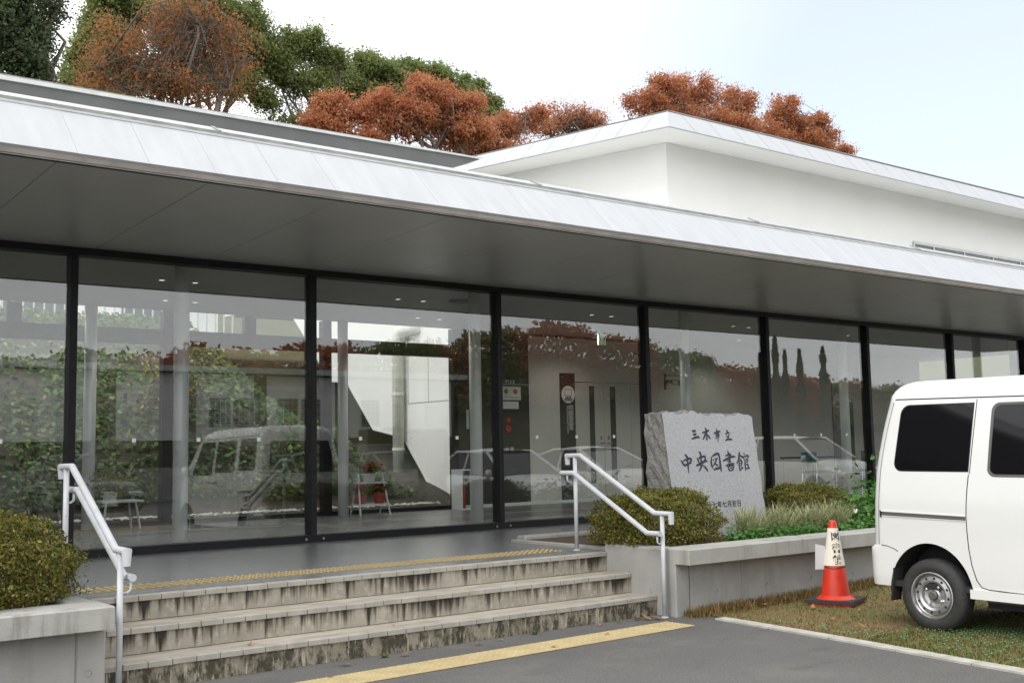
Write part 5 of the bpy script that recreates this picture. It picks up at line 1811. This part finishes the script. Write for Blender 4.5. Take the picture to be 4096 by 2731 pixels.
def cover(label, x, y, n, sx, sy, h, seed, mt='cover_leaf', size=(.035, .065)):
    rg = np.random.default_rng(seed)
    P_ = np.column_stack([rg.normal(size=n) * sx, rg.normal(size=n) * sy, np.abs(rg.normal(size=n)) * h * .6 + .02])
    nrm = np.column_stack([rg.normal(size=n) * .5, rg.normal(size=n) * .5 - .25, np.ones(n)])
    nrm /= np.linalg.norm(nrm, axis=1)[:, None]
    D_, U_ = frames(nrm)
    e = empty('bedding_plant', (x, y, .51), label=label, cat='plant', group='green bedding plants along the planter rim')
    card_mesh('leaves', P_, D_, U_, LEAF, rg.uniform(*size, n), M[mt], e)
    m = MB()
    for q in range(10):
        a = rg.uniform(0, 6.28)
        m.tube([(0, 0, -.02), (sx * math.cos(a), sy * math.sin(a), h * .6)], [.004, .002], 4)
    m.build('stems', M['cover_leaf'], e)
    return e
for i in range(9):
    nm_ = ['first', 'second', 'third', 'fourth', 'fifth', 'sixth', 'seventh', 'eighth', 'ninth'][i]
    cover(f'low green bedding plant on the planter rim, {nm_} from the bush', 4.78 + i * .28, -3.78 + .03 * math.sin(i * 2.1), 190, .085, .05, .085, 40 + i)
for i in range(5):
    nm_ = ['first', 'second', 'third', 'fourth', 'fifth'][i]
    cover(f'taller green leafy plant in the bed behind the rim, {nm_} from the stone', 7.0 + i * .34, -3.46 + .06 * math.sin(i * 1.7), 330, .14, .14, .26, 60 + i, size=(.045, .085))
for i in range(4):
    nm_ = ['first', 'second', 'third', 'fourth'][i]
    cover(f'dark green leafy plant near the glass beside the van, {nm_} from the stone', 8.1 + i * .42, -2.75, 320, .18, .16, .36, 80 + i, size=(.05, .10))
def flower(x, y, z, mt, label):
    e = empty('flower', (x, y, z), label=label, cat='flower')
    m = MB()
    for q in range(6):
        a = q * 1.047
        m.add([(0, 0, 0), (.026 * math.cos(a - .4), .026 * math.sin(a - .4) - .004, .012), (.036 * math.cos(a), .036 * math.sin(a), .016), (.026 * math.cos(a + .4), .026 * math.sin(a + .4) - .004, .012)], [(0, 1, 2, 3)])
    m.build('petals', M[mt], e)
    MB().tube([(0, 0, 0), (0, .01, -.12)], .003, 5).build('stem', M['cover_leaf'], e)
    e.rotation_euler = (R(55), 0, R(-30))
flower(6.88, -3.56, .70, 'petal_white', 'white flower in the bed above the cone')
flower(6.82, -3.86, .655, 'petal_yellow', 'upper yellow flower at the rim beside the van')
flower(6.80, -3.90, .612, 'petal_yellow', 'lower yellow flower at the rim beside the van')

# ================================================================== lawn growth
def lawn_area(rg):
    while True:
        y = -4.05 - 5.5 * rg.random() ** 1.1
        x = kerb_x(y) + .06 + (7.2 - 2.2 * 0) * rg.random() ** 1.3 * .75
        if x > kerb_x(y) + .06: return x, y, lawn_z(x, y)
blades('lawn_grass', 'short dry brown and green turf beside the kerb', (0, 0, 0), 24000, .026, .0034, .05, M['dry_blade'], 101, 'turf', kind='stuff', area=lawn_area)
def green_area(rg):
    while True:
        x, y, z = lawn_area(rg)
        g_ = math.sin(x * 1.7 + .6) * math.sin(y * 1.9 + 1.0) + (.5 if y < -5.8 else -.15)
        if rg.random() < max(0.02, g_): return x, y, z
blades('green_turf', 'greener short grass near the van wheel', (0, 0, 0), 13000, .034, .0034, .05, M['lawn_green'], 102, 'turf', kind='stuff', area=green_area)
def wall_area(rg):
    x = 3.75 + 5.2 * rg.random()
    y = -4.06 - abs(rg.normal()) * .09
    return x, y, lawn_z(x, y) if x > kerb_x(y) + .06 else 0.0
blades('wall_grass', 'longer dry grass along the foot of the planter wall', (0, 0, 0), 5200, .10, .0034, .08, M['dry_blade'], 103, 'grass', kind='stuff', area=wall_area)
# green plastic turf mesh: little crosses in rows
m = MB()
rg = np.random.default_rng(5)
for i in range(64):
    for j in range(92):
        y = -4.75 - j * .058
        x = kerb_x(y) + .12 + i * .058
        v = math.sin(x * 2.1 + .5) * math.sin(y * 2.3 + .7) + (.75 if y < -6.1 else (.25 if y < -5.5 else -.35)) - .10 * max(0, x - 5.2)
        if rg.random() > .25 + .6 * v: continue
        z = lawn_z(x, y) + .022
        r = .021 * rg.uniform(.7, 1.2)
        a = .3 + rg.normal() * .25
        for q in range(4):
            t_ = a + q * math.pi / 2
            c, s_ = math.cos(t_), math.sin(t_)
            m.add([(x - s_ * .0045, y + c * .0045, z), (x + s_ * .0045, y - c * .0045, z), (x + c * r, y + s_ * r, z + .008)], [(0, 1, 2)])
tag(m.build('turf_mesh', M['mesh_green']), 'green plastic turf mesh showing through the thin grass', 'turf mesh', kind='stuff')
# weeds at the foot of the lowest step
for i, (x, y) in enumerate([(2.30, -3.90), (0.95, -3.93)]):
    blades('weed', ['small green weed at the foot of the lowest step, nearer the right rail', 'small green weed at the foot of the lowest step, nearer the left rail'][i], (x, y, 0), 26, .035, .006, .05, M['lawn_green'], 120 + i, 'weed')

# fallen leaves
lf = [(0, 0, 0), (.02, -.022, .006), (.05, -.03, .004), (.085, -.012, .012), (.105, 0, .02), (.085, .016, .014), (.05, .03, .01), (.02, .02, .002)]
leafo = None
spots = [(1.04, -3.99, 0.02, .9), (0.62, -4.06, .02, 1.0), (1.72, -3.96, .02, .8), (2.02, -4.44, .012, .7), (2.62, -4.36, .012, .6), (3.42, -4.02, .012, 1.2), (3.52, -4.05, .014, 1.3), (3.38, -3.93, .012, .9),
         (0.31, -4.28, .012, .8), (1.95, -3.97, .012, .6), (0.05, -3.72, .165, .6), (1.2, -3.68, .165, .5), (2.5, -3.40, .328, .5), (3.30, -3.72, .165, .6), (2.92, -3.95, .012, .6), (3.15, -3.90, .012, .7),
         (5.9, -4.15, .05, 1.0), (6.0, -4.22, .05, .9), (5.75, -4.3, .045, .7), (6.3, -4.35, .05, .8), (4.75, -4.6, .03, .8), (4.2, -5.5, .03, .7), (4.35, -5.1, .03, .7), (4.0, -5.75, .03, .9), (5.1, -5.4, .03, .8), (4.9, -4.95, .03, .6),
         (4.55, -4.22, .04, .8), (4.9, -4.18, .04, .9), (4.25, -4.16, .04, 1.0), (3.95, -4.2, .03, .9)]
for i, (x, y, z, s_) in enumerate(spots):
    on = 'on the asphalt before the steps' if (z < .025 and x < 3.6) else ('lying on a step' if z > .1 else 'on the lawn by the planter')
    o = from_arrays('fallen_leaf', lf, [(0, 1, 7), (1, 2, 6, 7), (2, 3, 5, 6), (3, 4, 5)], M['fallen']) if i == 0 else place(leafo, (0, 0, 0))
    leafo = leafo or o
    o.location = (x, y, z - .006)
    o.rotation_euler = (random.uniform(-.3, .3), random.uniform(-.35, .1), random.uniform(0, 6.28))
    o.scale = (s_ * .85,) * 3
    tag(o, 'dry brown fallen leaf ' + on, 'leaf', 'fallen leaves ' + on)

# ================================================================== trees
def tree(name, label, lobes, zb, nl, size, mt, seed, limbs=40, twigs=0, shell=.55, cl=26, spread=.30, group='trees on the hill behind the library', depth=.9, bark='bark', trunk_r=.16, thin=0.0, twig_out=1.15, fill=.25, lumpy=.10, sub=6):
    """lobes: (x, y, z, rx, rz) of the crown; zb ground level"""
    rg = np.random.default_rng(seed)
    if sub:                                  # break every lobe into a core and smaller knobs
        more = []
        for (x, y, z, rx, rz) in lobes:
            more.append((x, y, z, rx * .88, rz * .86))
            for q in range(sub):
                d_ = rg.normal(size=3); d_[2] = abs(d_[2]) * .9 - .15; d_ /= np.linalg.norm(d_)
                k_ = rg.uniform(.24, .44)
                more.append((x + d_[0] * rx * (1.08 - k_ * .8), y + d_[1] * rx * (1.08 - k_ * .8), z + d_[2] * rz * (1.16 - k_ * .8), rx * k_, max(rz * k_, rx * k_ * .6)))
        lobes = more
    Lb = np.array([l[:3] for l in lobes]); Rx = np.array([l[3] for l in lobes]); Rz = np.array([l[4] for l in lobes])
    wt = Rx * Rz; wt = wt / wt.sum()
    cx, cy = (Lb[:, 0] * wt).sum(), (Lb[:, 1] * wt).sum()
    e = empty(name, (cx, cy, zb), label=label, cat='tree', group=group)
    org = np.array((cx, cy, zb))
    def pick(n, f0, f1):
        i = rg.choice(len(lobes), n, p=wt)
        d = rg.normal(size=(n, 3)); d /= np.linalg.norm(d, axis=1)[:, None]
        f = f0 + (f1 - f0) * rg.random(n) ** .6
        wob = 1 + .16 * np.sin(d[:, 0] * 5 + i * 2.0 + seed) * np.sin(d[:, 2] * 6 + i) + lumpy * np.sin(d[:, 0] * 11 + seed) * np.sin(d[:, 2] * 9 + i * 3) + lumpy * .5 * rg.random(n) ** 4
        return Lb[i] + d * f[:, None] * wob[:, None] * np.column_stack([Rx[i], Rx[i] * depth, Rz[i]]) - org
    zc = (Lb[:, 2] - Rz).min() - zb
    fork = max(.5, zc * .8)
    m = MB()
    m.tube([(0, 0, -.3), (.05, .03, fork * .5), (-.03, 0, fork), (.02, .02, fork * 1.15)], [trunk_r * 1.3, trunk_r * 1.05, trunk_r * .85, trunk_r * .6], 8)
    ends = []
    nmain = max(4, min(9, limbs // 8))
    big_ = np.argsort(-Rx * Rz)[:8]
    mains = []
    for i, p in enumerate(np.vstack([Lb[big_] - org + rg.normal(size=(len(big_), 3)) * .2, pick(1, .2, .5)])):
        a = np.array((0, 0, fork * rg.uniform(.7, 1.05))); ln = np.linalg.norm(p - a)
        m1_ = a + (p - a) * .33 + np.array((rg.normal() * .1, rg.normal() * .1, .12)) * ln
        m2_ = a + (p - a) * .68 + np.array((rg.normal() * .1, rg.normal() * .1, .08)) * ln
        r0 = trunk_r * rg.uniform(.35, .6)
        m.tube([tuple(a), tuple(m1_), tuple(m2_), tuple(p)], [r0, r0 * .75, r0 * .5, r0 * .25], 6)
        mains.append((m1_, m2_, p, r0))
    for p in pick(limbs, .45, .95):
        k_ = int(np.argmin([np.linalg.norm(p - q[1]) for q in mains])) if rg.random() < .8 else rg.integers(len(mains))
        q1, q2, q3, r0 = mains[k_]
        t_ = rg.random()
        a = q1 + (q2 - q1) * t_ if rg.random() < .45 else q2 + (q3 - q2) * t_
        ln = np.linalg.norm(p - a)
        md = a + (p - a) * .5 + rg.normal(size=3) * .10 * ln + np.array((0, 0, .10 * ln))
        rr0 = max(.014, r0 * .32)
        m.tube([tuple(a), tuple(md), tuple(p)], [rr0, rr0 * .6, rr0 * .25], 5)
        ends.append((a, md, p))
    for q in range(twigs):
        a, b_, c = ends[rg.integers(len(ends))]
        s0 = b_ + (c - b_) * rg.random()
        p = pick(1, .8, twig_out)[0]
        if np.linalg.norm(p - s0) > 2.2: p = s0 + (p - s0) / np.linalg.norm(p - s0) * 2.0
        md = (s0 + p) / 2 + rg.normal(size=3) * .08 + np.array((0, 0, .06))
        m.tube([tuple(s0), tuple(md), tuple(p)], [.016, .011, .006], 4, cap=False)
    m.build('trunk', M[bark], e, smooth=True)
    nc = max(8, nl // cl)
    cc = pick(nc, shell, 1.0)
    if thin: cc = cc[rg.random(len(cc)) > thin * np.clip((Lb[:, 2].mean() - zb - cc[:, 2]) / Rz.max(), 0, 1)]
    P_ = np.repeat(cc, cl, axis=0) + rg.normal(size=(len(cc) * cl, 3)) * np.array((spread, spread, spread * .8))
    nrm = rg.normal(size=(len(P_), 3)) * .7 + np.array((0, -.35, .55))
    nrm /= np.linalg.norm(nrm, axis=1)[:, None]
    D_, U_ = frames(nrm)
    sz = rg.uniform(size[0], size[1], len(P_))
    if fill:
        ni = int(len(P_) * fill)
        Q_ = pick(ni, .05, .82)
        Q_ = Q_ + rg.normal(size=Q_.shape) * .12
        n2 = rg.normal(size=(ni, 3)) * .7 + np.array((0, -.35, .55)); n2 /= np.linalg.norm(n2, axis=1)[:, None]
        D2, U2 = frames(n2)
        P_ = np.vstack([P_, Q_]); D_ = np.vstack([D_, D2]); U_ = np.vstack([U_, U2])
        sz = np.concatenate([sz, rg.uniform(size[1], size[1] * 2.0, ni)])
    card_mesh('crown', P_, D_, U_, QUADL, sz, mt, e)
    return e
def L5(rows): return [tuple(r) for r in rows]
RU, EV = M['rust_leaf'], M['evergreen']
tree('evergreen_tree', 'dark dense evergreen tree at the far left above the roof', [(4.3, 20, 12.9, .85, 1.04), (4.6, 20, 11.9, .85, .75), (3.3, 20, 12.6, 1.0, 1.4), (2.6, 20.5, 14.2, 1.3, 1.2), (3.9, 20, 11.0, 1.0, .9)], 6, 26000, (0.055, 0.11), M['dark_evergreen'], 1, 24, fill=.5, shell=.2, spread=.16, depth=1.0)
tree('evergreen_tree', 'loose leafy evergreen branch tree beside the dark one at far left', [(5.15, 20.5, 13.6, .55, .6), (5.5, 20.5, 14.6, .6, .5), (5.0, 20.5, 12.6, .35, .6)], 6, 6500, (0.055, 0.10), M['dark_evergreen'], 2, 14, twigs=40, spread=.15, cl=20, fill=.05)
tree('autumn_tree', 'tall rusty half-bare tree with a broad crown at left', [(8.0, 24, 14.1, 1.1, 1.03), (10.0, 24, 14.7, 1.56, 1.35), (12.1, 24, 14.8, 1.25, 1.4), (9.0, 24, 13.2, 1.67, .83), (11.5, 24, 13.5, 1.67, .72), (7.6, 24, 13.0, .81, .68), (10.6, 24, 15.7, 1.72, .72)], 7, 21850, (0.043, 0.094), M['rust_sparse'], 3, 70, fill=.08, twigs=420, shell=.15, cl=9, spread=.20, trunk_r=.2)
tree('evergreen_tree', 'green tree crown rising behind the tall rusty tree, left', [(11.6, 32, 18.9, 1.6, .85), (9.9, 32, 16.6, .8, 1.1), (10.6, 32, 17.8, 1.2, .9), (9.3, 32, 15.3, .7, .8), (11.2, 32, 16.2, 1.5, .9), (10.2, 32, 14.6, 1.2, .8)], 8, 34000, (0.072, 0.144), EV, 4, 36, shell=.5, spread=.22, cl=26, fill=.4)
tree('evergreen_tree', 'green tree crown rising behind the tall rusty tree, right', [(14.4, 32, 19.8, 1.9, .85), (16.4, 32, 19.5, 1.1, .9), (15.6, 32, 18.4, 1.3, .8), (13.2, 32, 18.5, 1.4, .8), (13.6, 32, 16.8, 1.6, .9), (15.6, 32, 16.9, 1.2, .9), (16.6, 32, 17.9, .9, .8)], 8, 36000, (0.072, 0.144), EV, 5, 36, shell=.5, spread=.22, cl=26, fill=.4)
tree('evergreen_tree', 'tall green tree with bare trunks showing right of the rusty tree', [(19.0, 32, 19.1, 1.23, .8), (20.2, 32, 18.5, .81, .77), (17.8, 32, 18.2, .93, 1.12), (18.8, 32, 17.4, 1.41, .7), (17.2, 32, 16.3, .83, .7), (18.6, 32, 15.3, 1.6, .8)], 8, 32000, (0.072, 0.137), EV, 6, 60, twigs=90, shell=.45, spread=.22, thin=.6, cl=20, fill=.3)
tree('evergreen_tree', 'green tree behind the rusty thicket, left of two', [(24.3, 35, 19.8, 1.3, .8), (26.2, 35, 19.8, 1.2, .85), (25.3, 35, 18.7, 2.0, .9), (22.6, 35, 18.6, 1.0, .9)], 9, 30000, (0.079, 0.151), EV, 7, 36, shell=.55, spread=.22, cl=26, fill=.45)
tree('evergreen_tree', 'green tree behind the rusty thicket, right of two', [(28.1, 35, 20.0, 1.28, .9), (29.7, 35, 19.6, 1.23, .94), (31.3, 35, 18.9, .8, .95), (29.3, 35, 18.4, 1.8, .9)], 9, 28000, (0.079, 0.151), EV, 8, 36, shell=.55, spread=.22, cl=26, fill=.45)
tree('autumn_tree', 'dense rusty tree at the left of the thicket above the canopy', [(16.2, 24, 13.5, 1.2, .6), (15.4, 24, 12.8, .8, .5), (17.8, 24, 14.0, 1.0, .7), (16.6, 24, 12.6, 1.3, .6)], 7, 16150, (0.058, 0.115), RU, 9, 46, shell=.35, spread=.18)
tree('autumn_tree', 'dense rusty round-topped tree with dark limbs in mid thicket', [(19.4, 23, 14.3, 1.05, .84), (20.9, 23, 14.3, .95, .82), (18.5, 23, 13.3, 1.19, .71), (20.5, 23, 13.2, 1.39, .7), (18.4, 23, 14.0, .6, .5)], 7, 23750, (0.058, 0.115), RU, 10, 70, twigs=60, shell=.45, spread=.16, trunk_r=.18)
tree('autumn_tree', 'rusty tree where the two roofs meet', [(23.4, 26, 14.3, 1.2, .6), (25.4, 26, 15.0, 1.02, .59), (26.6, 26, 15.6, .94, .56), (24.8, 26, 14.0, 1.6, .6)], 7, 15200, (0.058, 0.115), RU, 11, 46, twigs=60, shell=.35, spread=.18)
tree('autumn_tree', 'thin rusty tree with bare twig tops above the hall roof', [(29.6, 27, 16.6, 1.09, .75), (30.8, 27, 16.3, 1.0, .7), (28.5, 27, 15.7, 1.07, .6), (31.6, 27, 15.6, 1.0, .5)], 8, 8740, (0.058, 0.108), RU, 12, 40, fill=.1, twigs=260, shell=.2, spread=.2, cl=12, twig_out=1.3)
tree('autumn_tree', 'large bright rusty tree above the hall corner', [(32.6, 25, 17.0, 1.0, .95), (34.3, 25, 18.0, 1.22, .98), (36.7, 25, 18.2, 1.3, 1.0), (38.9, 25, 18.0, 1.18, .95), (35.2, 25, 16.7, 2.26, .8), (38.0, 25, 16.6, 1.8, .8), (40.7, 25, 17.0, 1.2, .75)], 8, 31350, (0.065, 0.122), RU, 13, 80, twigs=160, shell=.4, spread=.17, cl=18, twig_out=1.12)
tree('autumn_tree', 'rusty tree sloping down at the right end of the treeline', [(42.6, 25, 18.4, .94, .9), (44.0, 25, 17.8, 1.47, 1.0), (45.8, 25, 17.5, 1.04, .7), (47.3, 25, 17.0, .82, .4), (43.6, 25, 16.8, 1.8, .7)], 8, 21850, (0.065, 0.122), RU, 14, 60, twigs=110, shell=.35, spread=.17, cl=18, twig_out=1.12)
# courtyard shrub with yellowing twigs
tree('yellow_shrub', 'upright bare-twigged shrub with yellow leaves in the courtyard', [(3.35, 6.2, 2.5, .5, .55), (3.5, 6.2, 2.05, .4, .4), (3.1, 6.2, 2.1, .35, .4)], 1.2, 420, (.05, .09), M['yellow_leaf'], 15, 30, twigs=60, shell=.5, cl=5, spread=.07, group='courtyard planting', trunk_r=.03, sub=0, fill=0)

# ================================================================== what the glass reflects: wooded slope, cypresses, low house
def wood():
    rg = np.random.default_rng(77)
    n = 70000
    x = rg.uniform(8, 100, n)
    f = 1 - .5 * rg.random(n) ** 1.6
    lump = .45 * np.abs(np.sin(x * .55 + 1)) + .35 * np.abs(np.sin(x * 1.15)) + .2 * np.abs(np.sin(x * 2.7 + .5)) + .15 * rg.normal(size=n) * (f > .97)
    P_ = np.column_stack([x, -41 + 3.5 * (1 - f) + rg.normal(size=n) * .5, (crest(x) + lump) * f])
    nrm = rg.normal(size=(n, 3)) * .6 + np.array((0, .7, .5)); nrm /= np.linalg.norm(nrm, axis=1)[:, None]
    D_, U_ = frames(nrm)
    red = (np.sin(P_[:, 0] * .31 + 1.5) + .7 * np.sin(P_[:, 0] * .83) + rg.normal(size=n) * .35 + .5 * (P_[:, 2] / crest(x) > .75)) > .25
    red &= P_[:, 0] < 75
    for nm_, sel, mt in (('wooded_slope', red, RU), ('evergreen_slope', ~red, EV)):
        o = card_mesh(nm_, P_[sel], D_[sel], U_[sel], QUADL, rg.uniform(.16, .38, sel.sum()), mt)
        tag(o, 'wooded slope of ' + ('rusty' if mt is RU else 'green') + ' trees mirrored in the glass', 'wood', kind='stuff')
def crest(x): return np.interp(x, [8, 25, 32, 40, 46, 52, 58, 64, 75, 110], [5.0, 6.2, 6.8, 8.3, 7.6, 6.9, 5.9, 5.5, 5.1, 4.7])
wood()
V = []; F = []
for i in range(28):
    x = 4 + 4 * i
    h = float(crest(x))
    V += [(x, -37.2, -.1), (x, -40.4, h * .62), (x, -42, h * .92), (x, -60, h * .9)]
for i in range(27):
    for q in range(3):
        F.append((4 * i + q, 4 * i + q + 1, 4 * i + q + 5, 4 * i + q + 4))
tag(from_arrays('far_slope', V, F, M['hill_ground'], smooth=True), kind='structure')
cyp = None
for i, (x, h, w) in enumerate([(51.0, 7.0, .9), (56.0, 7.5, .9), (57.6, 8.7, 1.2), (58.6, 7.8, .9), (60.2, 7.9, 1.1), (62.8, 8.2, 1.5)]):
    lb = f'narrow dark cypress mirrored in the glass, {["first", "second", "third", "fourth", "fifth", "sixth"][i]} from the stone'
    e = empty('cypress_tree', (x, -38.2, 0), label=lb, cat='tree', group='cypresses mirrored in the glass')
    rg = np.random.default_rng(200 + i)
    n = 900
    f = rg.random(n) ** .8
    a = rg.uniform(0, 6.28, n)
    rr = w * .5 * (1 - f) ** .6 * (.5 + .5 * rg.random(n)) * (1 + .45 * np.sin(f * (15 + 3 * i) + i))
    P_ = np.column_stack([rr * np.cos(a), rr * np.sin(a), .6 + f * (h - .4)])
    nrm = np.column_stack([np.cos(a), np.sin(a), .5 + 0 * a]); nrm /= np.linalg.norm(nrm, axis=1)[:, None]
    D_, U_ = frames(nrm)
    card_mesh('crown', P_, D_, U_, QUADL, rg.uniform(.2, .45, n), M['dark_evergreen'], e)
    MB().tube([(0, 0, -.1), (0, 0, h * .8)], [.14, .04], 6).build('trunk', M['bark'], e)
rb = empty('low_house', (9.5, -26.0, 0), label='pale flat-roofed house with tall wall panels mirrored at left', cat='building')
P_box('wall', M['dark_earth'], rb, -14, 13, -6, 0, 0, 4.3)
P_box('roof', M['trim_pale'], rb, -14.4, 13.4, -6.4, .35, 4.301, 4.5)
for k, (xa_, xb_) in enumerate([(-13.6, -9.2), (-8.6, -4.6), (-4.0, -1.2), (-.4, 1.8), (2.3, 4.4), (4.9, 7.6), (8.2, 10.2), (10.8, 12.8)]):
    P_box('wall_panel', M['house_cream'], rb, xa_, xb_, .001, .06, 2.0 if k < 4 else 2.05, 4.25)
P_box('base_wall', M['concrete'], rb, -14, 13, .001, .08, 0, 1.1)
for k, x in enumerate((2.75, 3.62, 5.3, 6.2, 8.7)):
    w_ = P_box('window', M['window_dark'], rb, x, x + .8, .061, .075, 2.45, 3.45)
    for q in range(5):
        P_box('window_bar', M['white_paint'], w_, x + .01 + q * .19, x + .03 + q * .19, .076, .09, 2.45, 3.45)
    for q in range(4):
        P_box('window_bar', M['white_paint'], w_, x, x + .8, .091, .10, 2.5 + q * .27, 2.52 + q * .27)
